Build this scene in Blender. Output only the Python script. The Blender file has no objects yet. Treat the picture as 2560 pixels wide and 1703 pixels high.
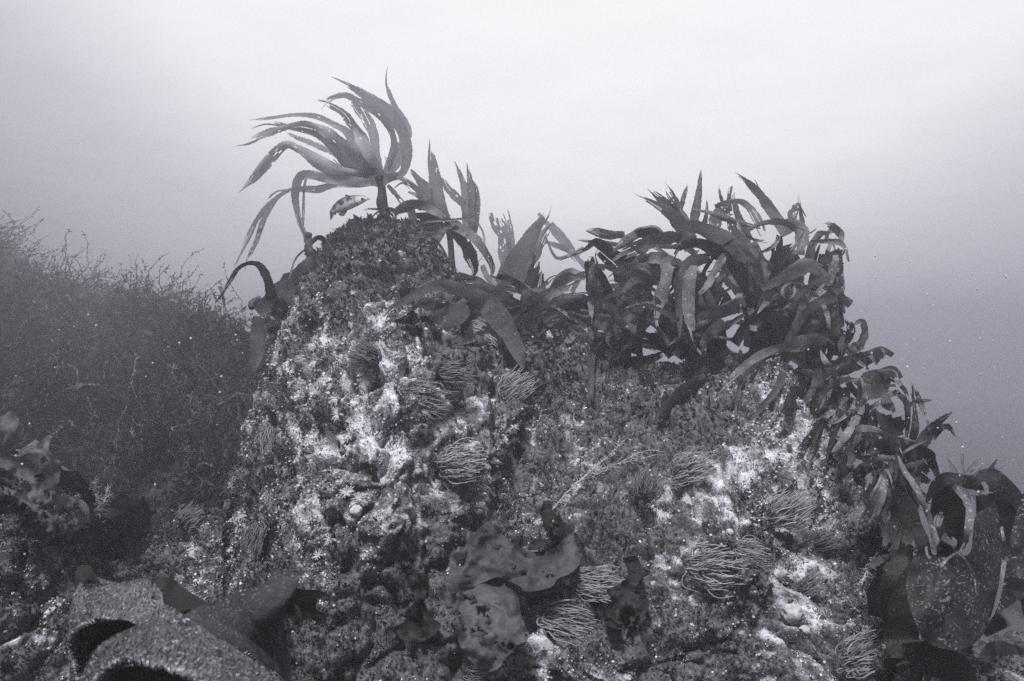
import bpy, math, random
import numpy as np
from mathutils import Vector, Matrix
from mathutils.geometry import delaunay_2d_cdt

random.seed(7)
rng = np.random.default_rng(7)
SC = bpy.context.scene
COL = SC.collection
R = math.radians

# ------------------------------------------------------------------ camera
FX = 1280 / math.tan(R(37.5))            # focal length in photo pixels (2560 wide)
cam_d = bpy.data.cameras.new('camera')
cam = bpy.data.objects.new('camera', cam_d); COL.objects.link(cam)
cam.location = (0, 0, 0); cam.rotation_euler = (R(90), 0, 0)
cam_d.sensor_width = 36; cam_d.lens = 18 / math.tan(R(37.5))
cam_d.clip_start = 0.02; cam_d.clip_end = 400
cam_d.dof.use_dof = True; cam_d.dof.focus_distance = 1.5; cam_d.dof.aperture_fstop = 11
SC.camera = cam

# ------------------------------------------------------------------ world, sun, exposure
SUN_EL, SUN_AZ = R(62), R(200)           # azimuth measured clockwise from +Y (ahead of the camera)
w = bpy.data.worlds.new('World'); SC.world = w; w.use_nodes = True
nt = w.node_tree; nt.nodes.clear()
def nd(t, typ, **kw):
    n = t.nodes.new(typ)
    for k, v in kw.items(): setattr(n, k, v)
    return n
out = nd(nt, 'ShaderNodeOutputWorld')
sky = nd(nt, 'ShaderNodeTexSky', sky_type='NISHITA', sun_disc=False)
sky.sun_elevation = SUN_EL; sky.sun_rotation = SUN_AZ
bw = nd(nt, 'ShaderNodeRGBToBW'); nt.links.new(sky.outputs[0], bw.inputs[0])
bg1 = nd(nt, 'ShaderNodeBackground'); bg1.inputs[1].default_value = 0.05
nt.links.new(bw.outputs[0], bg1.inputs[0])
tc = nd(nt, 'ShaderNodeTexCoord')
dot = nd(nt, 'ShaderNodeVectorMath', operation='DOT_PRODUCT')
gd = Vector((0.085, 0.66, 0.745)).normalized()
dot.inputs[1].default_value = gd
nt.links.new(tc.outputs['Generated'], dot.inputs[0])
mr = nd(nt, 'ShaderNodeMapRange'); mr.inputs[1].default_value = -1; mr.inputs[2].default_value = 1
nt.links.new(dot.outputs['Value'], mr.inputs[0])
ramp = nd(nt, 'ShaderNodeValToRGB')
cr = ramp.color_ramp
def tint(v, s=1.0):
    return (v * (1 - .015 * s), v * (1 - .018 * s), v * (1 + .13 * s), 1)
stops = [(0.0, .02, 1), (0.45, .05, 1), (0.62, .06, 1.2), (0.70, .08, 1.2), (0.77, .18, 1.1), (0.795, .27, 1.1), (0.82, .42, 1.0), (0.85, .54, .8), (0.90, .91, .35), (0.96, .96, .1), (1.0, .94, .1)]
while len(cr.elements) < len(stops): cr.elements.new(.5)
for e, (p, v, s) in zip(cr.elements, stops): e.position = p; e.color = tint(v, s)
nt.links.new(mr.outputs[0], ramp.inputs[0])
# faint ripples of the water surface, laid on a plane overhead
sep = nd(nt, 'ShaderNodeSeparateXYZ'); nt.links.new(tc.outputs['Generated'], sep.inputs[0])
mx = nd(nt, 'ShaderNodeMath', operation='MAXIMUM'); mx.inputs[1].default_value = .08
nt.links.new(sep.outputs[2], mx.inputs[0])
cmb = nd(nt, 'ShaderNodeCombineXYZ')
for k in (0, 1):
    dv = nd(nt, 'ShaderNodeMath', operation='DIVIDE'); nt.links.new(sep.outputs[k], dv.inputs[0]); nt.links.new(mx.outputs[0], dv.inputs[1])
    nt.links.new(dv.outputs[0], cmb.inputs[k])
rn = nd(nt, 'ShaderNodeTexNoise'); rn.inputs['Scale'].default_value = 2.2; rn.inputs['Detail'].default_value = 5
nt.links.new(cmb.outputs[0], rn.inputs['Vector'])
rm = nd(nt, 'ShaderNodeMapRange'); rm.inputs[1].default_value = .3; rm.inputs[2].default_value = .7
rm.inputs[3].default_value = .965; rm.inputs[4].default_value = 1.03
nt.links.new(rn.outputs[0], rm.inputs[0])
bg2 = nd(nt, 'ShaderNodeBackground')
nt.links.new(ramp.outputs[0], bg2.inputs[0]); nt.links.new(rm.outputs[0], bg2.inputs[1])
add = nd(nt, 'ShaderNodeAddShader')
nt.links.new(bg1.outputs[0], add.inputs[0]); nt.links.new(bg2.outputs[0], add.inputs[1])
nt.links.new(add.outputs[0], out.inputs[0])

sl = bpy.data.lights.new('sun', 'SUN'); sl.energy = 5.0; sl.angle = R(9); sl.color = (1, .985, .99)
so = bpy.data.objects.new('sun', sl); COL.objects.link(so); so.location = (0, -3, 6)
sd = Vector((math.sin(SUN_AZ) * math.cos(SUN_EL), math.cos(SUN_AZ) * math.cos(SUN_EL), math.sin(SUN_EL)))
so.rotation_euler = sd.to_track_quat('Z', 'Y').to_euler()

SC.view_settings.view_transform = 'Standard'; SC.view_settings.look = 'None'
SC.view_settings.exposure = 0; SC.view_settings.gamma = 1
cy = SC.cycles
cy.use_denoising = False
cy.use_adaptive_sampling = False
cy.max_bounces = 6; cy.diffuse_bounces = 3; cy.glossy_bounces = 2; cy.transmission_bounces = 4
cy.volume_bounces = 2; cy.transparent_max_bounces = 8; cy.caustics_reflective = False; cy.caustics_refractive = False
cy.sample_clamp_indirect = 4

# ------------------------------------------------------------------ helpers
REG = {'A': (480, 120, 800/2357), 'B': (480, 560, 800/2357), 'C': (1180, 400, 1000/2354), 'D': (1760, 760, 800/2357),
       'E': (1760, 1171, 800/2357), 'F': (1000, 1171, 800/2357), 'G': (0, 1171, 1000/2357), 'H': (0, 540, 800/1568),
       'Z': (0, 0, 2560/2357), 'P': (0, 0, 1)}
def P3(px, py, d):
    px = np.asarray(px, float); py = np.asarray(py, float); d = np.asarray(d, float)
    return np.stack([d * (px - 1280) / FX, d + 0 * px, d * (851.5 - py) / FX], -1)
def DW(d): return np.where(np.asarray(d) < 1.2, d, 1.2 + (np.asarray(d) - 1.2) * 1.8) * 1.0      # spread the far plants out in depth
def pts(s, reg='P'):
    x0, y0, k = REG[reg]
    a = np.array([[float(v) for v in q.split()] for q in s.split(',')])
    o = a * k; o[:, 0] += x0; o[:, 1] += y0
    return o
def smooth(a): return a * a * (3 - 2 * a)
def _h(ix, iy, iz, s):
    h = (ix.astype(np.uint32) * np.uint32(374761393) + iy.astype(np.uint32) * np.uint32(668265263) + iz.astype(np.uint32) * np.uint32(2147483647) + np.uint32(s * 974711 + 13))
    h = (h ^ (h >> np.uint32(13))) * np.uint32(1274126177)
    h = (h ^ (h >> np.uint32(16))) * np.uint32(2246822519)
    return ((h ^ (h >> np.uint32(15))) & np.uint32(0xffffff)).astype(np.float64) / 0xffffff
def vnoise(P, s=0):
    f = np.floor(P); i = f.astype(np.int64); t = smooth(P - f)
    r = 0
    for dx in (0, 1):
        wx = t[..., 0] if dx else 1 - t[..., 0]
        for dy in (0, 1):
            wy = t[..., 1] if dy else 1 - t[..., 1]
            for dz in (0, 1):
                wz = t[..., 2] if dz else 1 - t[..., 2]
                r = r + wx * wy * wz * _h(i[..., 0] + dx, i[..., 1] + dy, i[..., 2] + dz, s)
    return r * 2 - 1
def fbm(P, scale, oct=4, s=0, gain=.5):
    r = 0; a = 1; tot = 0
    for k in range(oct):
        r = r + a * vnoise(P * (scale * 2.03 ** k) + 17.3 * k, s + k); tot += a; a *= gain
    return r / tot * 1.5
def catmull(a, n):
    a = np.asarray(a, float); k = len(a)
    e = np.vstack([2 * a[0] - a[1], a, 2 * a[-1] - a[-2]])
    seg = np.linalg.norm(np.diff(a[:, :2], axis=0), axis=1) ** .8 + 1e-6
    cum = np.concatenate([[0], np.cumsum(seg)]); u = np.linspace(0, cum[-1], n)
    i = np.clip(np.searchsorted(cum, u, 'right') - 1, 0, k - 2); t = ((u - cum[i]) / seg[i])[:, None]
    p0, p1, p2, p3 = e[i], e[i + 1], e[i + 2], e[i + 3]
    return .5 * (2 * p1 + (p2 - p0) * t + (2 * p0 - 5 * p1 + 4 * p2 - p3) * t * t + (3 * p1 - p0 - 3 * p2 + p3) * t ** 3)
def nrm(v): return v / (np.linalg.norm(v, axis=-1, keepdims=True) + 1e-12)

def mesh(name, V, Q=None, T=None, attrs=None, smooth_=True):
    me = bpy.data.meshes.new(name)
    V = np.asarray(V, np.float32).reshape(-1, 3)
    idx = []; start = []; tot = []; c = 0
    for F, k in ((Q, 4), (T, 3)):
        if F is not None and len(F):
            F = np.asarray(F, np.int32).reshape(-1, k); idx.append(F.ravel())
            start.append(c + np.arange(len(F)) * k); tot.append(np.full(len(F), k)); c += len(F) * k
    idx = np.concatenate(idx); start = np.concatenate(start).astype(np.int32); tot = np.concatenate(tot).astype(np.int32)
    me.vertices.add(len(V)); me.vertices.foreach_set('co', V.ravel())
    me.loops.add(len(idx)); me.loops.foreach_set('vertex_index', idx)
    me.polygons.add(len(start)); me.polygons.foreach_set('loop_start', start); me.polygons.foreach_set('loop_total', tot)
    if smooth_: me.polygons.foreach_set('use_smooth', np.ones(len(start), bool))
    for k, v in (attrs or {}).items():
        at = me.attributes.new(k, 'FLOAT', 'POINT'); at.data.foreach_set('value', np.asarray(v, np.float32).ravel())
    me.update(calc_edges=True); me.validate()
    return me
def tag(o, label=None, cat=None, group=None, kind=None):
    if label: o['label'] = label
    if cat: o['category'] = cat
    if group: o['group'] = group
    if kind: o['kind'] = kind
    return o
def thing(name, loc, label, cat, group=None):
    o = bpy.data.objects.new(name, None); COL.objects.link(o); o.location = [float(v) for v in loc]
    o.empty_display_size = .05
    return tag(o, label, cat, group)
def obj(name, me, mat, parent=None):
    o = bpy.data.objects.new(name, me); COL.objects.link(o)
    if mat: me.materials.append(mat)
    if parent:
        off = Vector((0, 0, 0)); q = parent
        while q: off += q.location; q = q.parent
        me.transform(Matrix.Translation(-off)); o.parent = parent
    return o
def obj_at(name, me, mat, loc):
    """one-mesh thing whose origin sits at its base"""
    loc = Vector([float(v) for v in loc]); me.transform(Matrix.Translation(-loc))
    o = bpy.data.objects.new(name, me); COL.objects.link(o); me.materials.append(mat); o.location = loc
    return o
class Soup:
    def __init__(s): s.V = []; s.Q = []; s.T = []; s.A = {}; s.n = 0
    def add(s, V, Q=None, T=None, **at):
        V = np.asarray(V, float).reshape(-1, 3)
        if Q is not None and len(Q): s.Q.append(np.asarray(Q).reshape(-1, 4) + s.n)
        if T is not None and len(T): s.T.append(np.asarray(T).reshape(-1, 3) + s.n)
        for k, v in at.items(): s.A.setdefault(k, []).append(np.broadcast_to(np.asarray(v, float), (len(V),)))
        s.V.append(V); s.n += len(V)
    def mesh(s, name, smooth_=True):
        return mesh(name, np.concatenate(s.V), np.concatenate(s.Q) if s.Q else None, np.concatenate(s.T) if s.T else None,
                    {k: np.concatenate(v) for k, v in s.A.items()}, smooth_)
def gridq(n, m, off=0):
    i = np.arange(n - 1)[:, None] * m + np.arange(m - 1)[None]
    return np.stack([i, i + 1, i + m + 1, i + m], -1).reshape(-1, 4) + off
def tubes(C, Rad, k=6):
    """C (N,n,3) centre lines, Rad (N,n) radii -> V, Q of N tubes with closed tips"""
    C = np.asarray(C, float)
    if C.ndim == 2: C = C[None]
    Rad = np.broadcast_to(np.asarray(Rad, float), C.shape[:2])
    N, n, _ = C.shape
    T = nrm(np.gradient(C, axis=1))
    up = np.where(np.abs(T[..., 2:3]) > .9, np.array([1., 0, 0]), np.array([0, 0, 1.]))
    s = nrm(np.cross(T, up)); b = np.cross(s, T)
    a = np.linspace(0, 2 * np.pi, k, endpoint=False)
    ring = C[:, :, None] + Rad[:, :, None, None] * (s[:, :, None] * np.cos(a)[None, None, :, None] + b[:, :, None] * np.sin(a)[None, None, :, None])
    V = ring.reshape(N, n * k, 3)
    i = np.arange(n - 1)[:, None] * k; j = np.arange(k)[None]; jn = (j + 1) % k
    q = np.stack([i + j, i + jn, i + k + jn, i + k + j], -1).reshape(-1, 4)
    Q = (q[None] + (np.arange(N) * n * k)[:, None, None]).reshape(-1, 4)
    return V.reshape(-1, 3), Q

# ------------------------------------------------------------------ materials (monochrome, faint violet cast)
def colr(v): return (v * .99, v * .98, v * 1.06, 1)
def mat(name):
    m = bpy.data.materials.new(name); m.use_nodes = True; t = m.node_tree; t.nodes.clear()
    return m, t
def noise_fac(t, scale, lo, hi, detail=4, coord='Object', rough=.6, stretch=1):
    tcn = nd(t, 'ShaderNodeTexCoord'); n = nd(t, 'ShaderNodeTexNoise')
    n.inputs['Scale'].default_value = scale; n.inputs['Detail'].default_value = detail; n.inputs['Roughness'].default_value = rough
    if stretch != 1:
        mp = nd(t, 'ShaderNodeMapping'); mp.inputs['Scale'].default_value = (stretch, 1, 1); mp.inputs['Rotation'].default_value = (0, .25, 0)
        t.links.new(tcn.outputs[coord], mp.inputs['Vector']); t.links.new(mp.outputs[0], n.inputs['Vector'])
    else: t.links.new(tcn.outputs[coord], n.inputs['Vector'])
    r = nd(t, 'ShaderNodeMapRange'); r.inputs[1].default_value = lo; r.inputs[2].default_value = hi
    t.links.new(n.outputs[0], r.inputs[0]); return r.outputs[0]
def mixc(t, fac, a, b):
    m = nd(t, 'ShaderNodeMix', data_type='RGBA')
    t.links.new(fac, m.inputs[0])
    for k, c in ((6, a), (7, b)):
        if isinstance(c, (int, float)): m.inputs[k].default_value = colr(c)
        else: t.links.new(c, m.inputs[k])
    return m.outputs[2]
def finish(t, col, rough=.6, transl=0, spec=.3, bump=None, bstr=.4, bdist=.004, tcol=None):
    o = nd(t, 'ShaderNodeOutputMaterial'); p = nd(t, 'ShaderNodeBsdfPrincipled')
    p.inputs['Roughness'].default_value = rough; p.inputs['Specular IOR Level'].default_value = spec
    t.links.new(col, p.inputs['Base Color'])
    bn = None
    if bump is not None:
        bn = nd(t, 'ShaderNodeBump'); bn.inputs['Strength'].default_value = bstr; bn.inputs['Distance'].default_value = bdist
        t.links.new(bump, bn.inputs['Height']); t.links.new(bn.outputs[0], p.inputs['Normal'])
    sh = p.outputs[0]
    if transl:
        tr = nd(t, 'ShaderNodeBsdfTranslucent'); t.links.new(tcol or col, tr.inputs[0])
        mxs = nd(t, 'ShaderNodeMixShader'); mxs.inputs[0].default_value = transl
        t.links.new(sh, mxs.inputs[1]); t.links.new(tr.outputs[0], mxs.inputs[2]); sh = mxs.outputs[0]
    t.links.new(sh, o.inputs[0])
def kelp_mat(name, dark, light, speck, cover, transl=.35, rough=.5, spec=.28, tl=.16, vs=240, vr=.34, noisy=False, stretch=1):
    m, t = mat(name)
    base = mixc(t, noise_fac(t, 14, .3, .7, 5), dark, light)
    tcn = nd(t, 'ShaderNodeTexCoord'); v = nd(t, 'ShaderNodeTexVoronoi'); v.inputs['Scale'].default_value = vs
    t.links.new(tcn.outputs['Object'], v.inputs['Vector'])
    r = nd(t, 'ShaderNodeMapRange'); r.inputs[1].default_value = vr; r.inputs[2].default_value = vr * .4; t.links.new(v.outputs['Distance'], r.inputs[0])
    patch = noise_fac(t, 26, .62 - cover * .3, .80 - cover * .3, 5)
    spk = noise_fac(t, vs, .58, .74, 3, rough=.75, stretch=stretch) if noisy else r.outputs[0]
    mu = nd(t, 'ShaderNodeMath', operation='MULTIPLY'); t.links.new(spk, mu.inputs[0]); t.links.new(patch, mu.inputs[1])
    c = mixc(t, mu.outputs[0], base, speck)
    tcl = mixc(t, noise_fac(t, 9, .3, .7, 4), tl * .6, tl)
    finish(t, c, rough, transl, spec, noise_fac(t, 60, 0, 1, 5), .7, .005, tcl)
    return m
M_kelp = kelp_mat('kelp', .035, .10, .5, .45, .42, tl=.28)
M_kelp_pale = kelp_mat('kelp_pale', .06, .12, .4, .3, .5, tl=.5)
M_kelp_dark = kelp_mat('kelp_dark', .007, .020, .30, .2, .25, tl=.05)  # dark kelp, colour lowered further to stand in for self-shadow inside the clump
M_kelp_fuzz = kelp_mat('kelp_encrusted', .07, .24, .8, 1.0, .2, .8, .1, vs=190, noisy=True)
M_kelp_near = kelp_mat('kelp_hydroid_coated', .045, .14, .8, .62, .06, .85, .1, tl=.03, vs=560, noisy=True, stretch=.25)
M_kelp_thin = kelp_mat('kelp_thin', .09, .16, .45, .3, .6, tl=.75)
M_kelp_sheer = kelp_mat('kelp_sheer', .12, .20, .5, .3, .75, tl=.9)
M_kelp_corner = kelp_mat('kelp_corner', .012, .045, .65, .85, .1, .6, .2, tl=.03, vs=280, noisy=True)
M_kelp_near_shade = kelp_mat('kelp_hydroid_shade', .035, .09, .6, .75, .06, .85, .1, tl=.03, vs=620, noisy=True, stretch=.3)  # hydroid-coated kelp, colour darkened as shade on the fold turned from the light
M_kelp_under_shade = kelp_mat('kelp_underside_shade', .006, .014, .10, .1, .0, .6, .2)  # shade under the blades put into the colour, nearly black
def attr_mat(name, rough=.8, transl=0, spec=.15, scale=300, var=.35):
    m, t = mat(name)
    a = nd(t, 'ShaderNodeAttribute', attribute_name='tone')
    f = noise_fac(t, scale, .25, .75, 3)
    r = nd(t, 'ShaderNodeMapRange'); r.inputs[3].default_value = 1 - var; r.inputs[4].default_value = 1 + var; t.links.new(f, r.inputs[0])
    mu = nd(t, 'ShaderNodeMath', operation='MULTIPLY'); t.links.new(a.outputs['Fac'], mu.inputs[0]); t.links.new(r.outputs[0], mu.inputs[1])
    cm = nd(t, 'ShaderNodeCombineColor')
    for k, g in enumerate((.99, .98, 1.06)):
        q = nd(t, 'ShaderNodeMath', operation='MULTIPLY'); q.inputs[1].default_value = g; t.links.new(mu.outputs[0], q.inputs[0]); t.links.new(q.outputs[0], cm.inputs[k])
    finish(t, cm.outputs[0], rough, transl, spec)
    return m
M_turf = attr_mat('turf', .8, .25)
M_crust = attr_mat('crust', .75)
M_thicket = attr_mat('thicket_weed', .8, .3, scale=60)
M_tent = attr_mat('tentacle', .45, .2, .4, scale=90, var=.2)
M_foli = attr_mat('foliose_weed', .55, .5, .25, scale=70, var=.4)
M_fish = attr_mat('fish_skin', .4, 0, .4, scale=600, var=.06)
def plain(name, v, rough=.6, transl=0, var=.3, scale=80):
    m, t = mat(name); finish(t, mixc(t, noise_fac(t, scale, .25, .75, 5), v * (1 - var), v * (1 + var)), rough, transl); return m
M_stipe = plain('stipe', .03, .6)
M_speck = plain('drifting_speck', .75, .8, .4)
M_fin = plain('fin', .22, .4, .5)
M_eye = plain('fish_eye', .55, .15, var=.05)
M_pupil = plain('fish_pupil', .01, .1, var=.05)
M_pale = plain('sponge', .5, .8, .1, .35, 120)
M_seabed = plain('seabed', .05, .9, scale=3)
# encrusted rock
m, t = mat('encrusted_rock')
a = nd(t, 'ShaderNodeAttribute', attribute_name='white')
f1 = noise_fac(t, 130, .36, .62, 6); f2 = noise_fac(t, 38, .35, .65, 6)
dark = mixc(t, f2, .012, .07); c1 = mixc(t, f1, dark, .17)
n2 = noise_fac(t, 210, 0, 1, 8, rough=.8)
ad = nd(t, 'ShaderNodeMath', operation='ADD'); t.links.new(n2, ad.inputs[0]); t.links.new(a.outputs['Fac'], ad.inputs[1])
r = nd(t, 'ShaderNodeMapRange'); r.inputs[1].default_value = .90; r.inputs[2].default_value = 1.20; t.links.new(ad.outputs[0], r.inputs[0])
c2 = mixc(t, r.outputs[0], c1, .74)
finish(t, c2, .85, 0, .15, noise_fac(t, 190, 0, 1, 8, rough=.7), .8, .006)
M_rock = m
m, t = mat('hill_ground'); finish(t, mixc(t, noise_fac(t, 22, .3, .7, 6), .012, .06), .9); M_hill = m

# ------------------------------------------------------------------ rock outcrop
RIDGE = np.array([(-500, 1080), (-200, 1090), (0, 1130), (120, 1190), (230, 1260), (300, 1345), (380, 1340), (420, 1310), (500, 1290), (570, 1262), (600, 1190), (625, 1080),
                  (655, 950), (690, 830), (740, 720), (800, 630), (850, 575), (920, 556), (1000, 560), (1060, 590), (1110, 650), (1160, 725), (1230, 800), (1300, 822), (1400, 838),
                  (1500, 858), (1570, 890), (1640, 905), (1720, 900), (1850, 885), (1960, 905), (2030, 1010), (2105, 1130), (2190, 1260), (2280, 1400), (2360, 1560), (2450, 1650), (2600, 1600), (3100, 1560)], float)
RD = np.array([(-500, 1.1), (0, 1.2), (300, 1.38), (560, 1.5), (620, 1.72), (700, 1.84), (930, 1.95), (1120, 1.95), (1300, 1.85), (1700, 1.72), (2000, 1.6), (2150, 1.4), (2300, 1.15), (3100, .95)], float)
RB = np.array([(-500, .8), (300, .86), (900, 1.0), (1500, 1.02), (2000, .98), (2300, .84), (3100, .72)], float)
NC, NF, NB = 700, 430, 50
cpx = np.linspace(-500, 3100, NC)
rid = np.interp(cpx, RIDGE[:, 0], RIDGE[:, 1]); dr = DW(np.interp(cpx, RD[:, 0], RD[:, 1])); db = np.interp(cpx, RB[:, 0], RB[:, 1])
k5 = np.ones(5) / 5
rid = np.convolve(np.pad(rid, 2, 'edge'), k5, 'valid')
zr = dr * (851.5 - rid) / FX; zb = db * (851.5 - 2050) / FX
tt = np.linspace(0, 1, NF)[:, None]
zz = zb + (zr - zb) * (1 - (1 - tt) ** 1.25)
dd = db + (dr - db) * tt ** 1.5
py0 = 851.5 - FX * zz / dd
cpx2 = np.broadcast_to(cpx, dd.shape)
g = lambda x, y, sx, sy: np.exp(-((cpx2 - x) / sx) ** 2 - ((py0 - y) / sy) ** 2)
fade = np.sin(np.pi * np.clip(tt, 0, 1)) ** .5
dd = dd - fade * (.16 * g(930, 1000, 230, 330) + .14 * g(1800, 1250, 260, 260) + .08 * g(1250, 1100, 120, 120) + .07 * g(600, 1450, 150, 120) + .10 * g(1450, 1600, 300, 130))
cl = 1330 + 40 * np.sin(py0 / 70)
dd = dd + fade * .15 * np.exp(-((cpx2 - cl) / 55) ** 2) * np.clip((1330 - py0) / 150, 0, 1)
dd = dd + fade * .12 * g(310, 1420, 80, 120)
X = dd * (cpx2 - 1280) / FX
front = np.stack([X, dd, zz], -1)
sb = np.linspace(0, 1, NB + 1)[1:, None]
yb = dr + .75 * np.sin(sb * np.pi / 2) ** 1.2; zbk = zr - (zr + 1.75) * (1 - np.cos(sb * np.pi / 2)) ** .9
back = np.stack([np.broadcast_to(dr * (cpx - 1280) / FX, yb.shape), yb, zbk], -1)
G = np.concatenate([front, back], 0)
NR = NF + NB
def gnormal(G):
    du = np.gradient(G, axis=1); dv = np.gradient(G, axis=0)
    return nrm(np.cross(du, dv))
N0 = gnormal(G)
fl = np.concatenate([.35 + .65 * fade, np.full((NB, 1), .4)], 0)
fr = np.concatenate([1 - .75 * np.clip((tt - .82) / .16, 0, 1), np.full((NB, 1), .3)], 0)
disp = (.055 * fbm(G, 4.5, 3, 1) * fl + .028 * fbm(G, 13, 3, 5)) * fr - .035 * fl * np.clip(1 - np.abs(fbm(G, 6.5, 3, 33)) * 5, 0, 1) ** 1.5 - .022 * np.clip(1 - np.abs(fbm(G, 17, 2, 37)) * 4, 0, 1) ** 1.5 + .016 * fbm(G, 36, 3, 9) + .006 * fbm(G, 100, 2, 14)
G = G + N0 * disp[..., None]
GN = gnormal(G)
GPX = 1280 + FX * G[..., 0] / G[..., 1]; GPY = 851.5 - FX * G[..., 2] / G[..., 1]
BR = [(950, 1000, 140, .30), (1210, 1080, 130, .32), (880, 1250, 120, .28), (780, 950, 130, .16), (760, 1150, 120, .12), (1080, 830, 90, .16), (1020, 880, 70, .25), (1950, 1080, 110, .28), (1930, 1000, 60, .25), (1980, 1560, 130, .22), (2060, 1660, 120, .25),
      (1500, 1650, 170, .28), (1710, 1240, 110, .22), (1500, 960, 120, .12), (1760, 1420, 130, .12), (720, 850, 60, .2), (640, 1380, 120, .12), (800, 1070, 80, .15), (1900, 1200, 110, .14), (1250, 1640, 120, .15),
      (1100, 1200, 120, .08), (1600, 1100, 130, .08), (60, 1500, 150, .1), (820, 1680, 40, .1)]
DK = [(1340, 950, 90, .35), (1370, 1160, 60, .25), (1050, 1580, 120, .28), (1010, 1440, 90, .25), (920, 610, 170, .16), (1180, 1330, 130, .2), (1480, 1480, 120, .28), (300, 1320, 90, .4), (220, 1480, 150, .2),
      (1230, 800, 110, .3), (800, 1600, 120, .3), (1650, 1690, 70, .25), (2220, 1450, 130, .4), (620, 1150, 40, .1), (1750, 920, 220, .22), (1450, 900, 110, .12), (330, 1460, 110, .25), (760, 1560, 150, .15), (2450, 1650, 200, .15), (80, 1350, 100, .25), (720, 1180, 50, .1)]
def whiteness(px, py, P):
    v = .16 * fbm(P, 6, 3, 21) + .26 * fbm(P, 19, 3, 25) + .24 * fbm(P, 58, 2, 29)
    for x, y, r, a in BR: v = v + .55 * a * np.exp(-((px - x) ** 2 + (py - y) ** 2) / (1.35 * r) ** 2)
    for x, y, r, a in DK: v = v - .85 * a * np.exp(-((px - x) ** 2 + (py - y) ** 2) / r ** 2)
    return v + .25
WH = whiteness(GPX, GPY, G)
rock = obj('reef_rock', mesh('reef_rock', G.reshape(-1, 3), gridq(NR, NC), None, {'white': WH}), M_rock)
rock['kind'] = 'structure'
def surf(px, py, off=0.0):
    c = int(np.clip(round((px + 500) / 3600 * (NC - 1)), 3, NC - 4)); best = None
    sub = slice(c - 3, c + 4)
    dist = (GPX[:NF, sub] - px) ** 2 + (GPY[:NF, sub] - py) ** 2
    r_, c_ = np.unravel_index(np.argmin(dist), dist.shape); c_ += c - 3
    n = nrm(GN[max(0, r_ - 6):r_ + 7, max(0, c_ - 6):c_ + 7].reshape(-1, 3).mean(0))
    d = G[r_, c_, 1]
    return P3(px, py, d) + n * off, n, d
# random points over the part of the rock the photo shows
def scatter(n, seed):
    rg = np.random.default_rng(seed)
    fpx, fpy = GPX[:NF], GPY[:NF]
    area = np.abs((fpx[1:, 1:] - fpx[:-1, :-1]) * (fpy[1:, 1:] - fpy[:-1, :-1])) * ((fpx[1:, 1:] > -150) & (fpx[1:, 1:] < 2710) & (fpy[1:, 1:] < 1800))
    area = np.minimum(area, np.percentile(area, 99.5)); area[-40:] *= 2.2
    cdf = np.cumsum(area.ravel()); k = np.searchsorted(cdf, rg.random(n) * cdf[-1]); i, j = np.unravel_index(np.minimum(k, area.size - 1), area.shape)
    a = rg.random((n, 1)); b = rg.random((n, 1))
    P = (G[i, j] * (1 - a) + G[i + 1, j] * a) * (1 - b) + (G[i, j + 1] * (1 - a) + G[i + 1, j + 1] * a) * b
    return P, GN[i, j], rg
def basis(N, rg):
    r_ = nrm(rg.normal(size=N.shape)); t = nrm(np.cross(N, r_)); return t, np.cross(N, t)

# short bushy turf: small bent leaflets in tufts
def turf(n, seed, bl, size, tone_fn, name, label, cat, curl=.6):
    P, N, rg = scatter(n, seed)
    px = 1280 + FX * P[:, 0] / P[:, 1]; py = 851.5 - FX * P[:, 2] / P[:, 1]
    W = whiteness(px, py, P)
    keep, tone, sz = tone_fn(W, px, py, P, rg)
    P, N, tone, sz = P[keep], N[keep], tone[keep], sz[keep]
    S = Soup()
    for k in range(bl):
        t, b = basis(N, rg); L = (size * sz * rg.uniform(.6, 1.4, len(P)) * np.clip(P[:, 1] / 1.35, .5, 2))[:, None]
        d = nrm(N * rg.uniform(.3, 1.1, (len(P), 1)) + t * rg.uniform(.3, 1.2, (len(P), 1)))
        wv = b * L * rg.uniform(.10, .26, (len(P), 1))
        p0 = P + t * L * .15 - N * .002; p1 = p0 + d * L * .55; p2 = p1 + nrm(d + t * curl - N * curl * .5) * L * .55
        V = np.stack([p0 - wv * .5, p0 + wv * .5, p1 - wv, p1 + wv, p2], 1)
        i = np.arange(len(P))[:, None] * 5
        tn = tone * rg.uniform(.7, 1.35, len(P))
        S.add(V, i + np.array([0, 1, 3, 2]), i + np.array([2, 3, 4]), tone=np.repeat(tn, 5))
    o = obj(name, S.mesh(name), M_turf); tag(o, label, cat, kind='stuff'); return o
def tone_dark(W, px, py, P, rg):
    cl_ = fbm(P, 30, 3, 41)
    keep = (W + .25 * cl_ < .30 + .14 * rg.normal(size=len(W)))
    return keep, np.clip(.012 + .05 * rg.random(len(W)) ** 2 + .16 * np.clip(W, 0, 1) * rg.random(len(W)) ** 2 + .06 * np.clip(cl_, 0, 1), .01, .5), 1 + .6 * cl_ + .5 * (py < 680)
def tone_mid(W, px, py, P, rg):
    cl_ = fbm(P, 22, 3, 47)
    keep = (.5 * cl_ + W > .02 + .12 * rg.normal(size=len(W))) & (px < 2250)
    u = rg.random(len(W))
    return keep, .055 + .74 * np.clip(W + .15, 0, .9) * u ** 1.5 + .35 * (u > .95), 1 + .4 * cl_
turf(70000, 101, 4, .0085, tone_dark, 'algal_turf', 'short dark bushy algae coating the rock in clumps', 'algae')
turf(120000, 102, 3, .0055, tone_mid, 'coralline_turf', 'short pale coralline algae growing in patches between the anemones', 'algae', .3)
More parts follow.
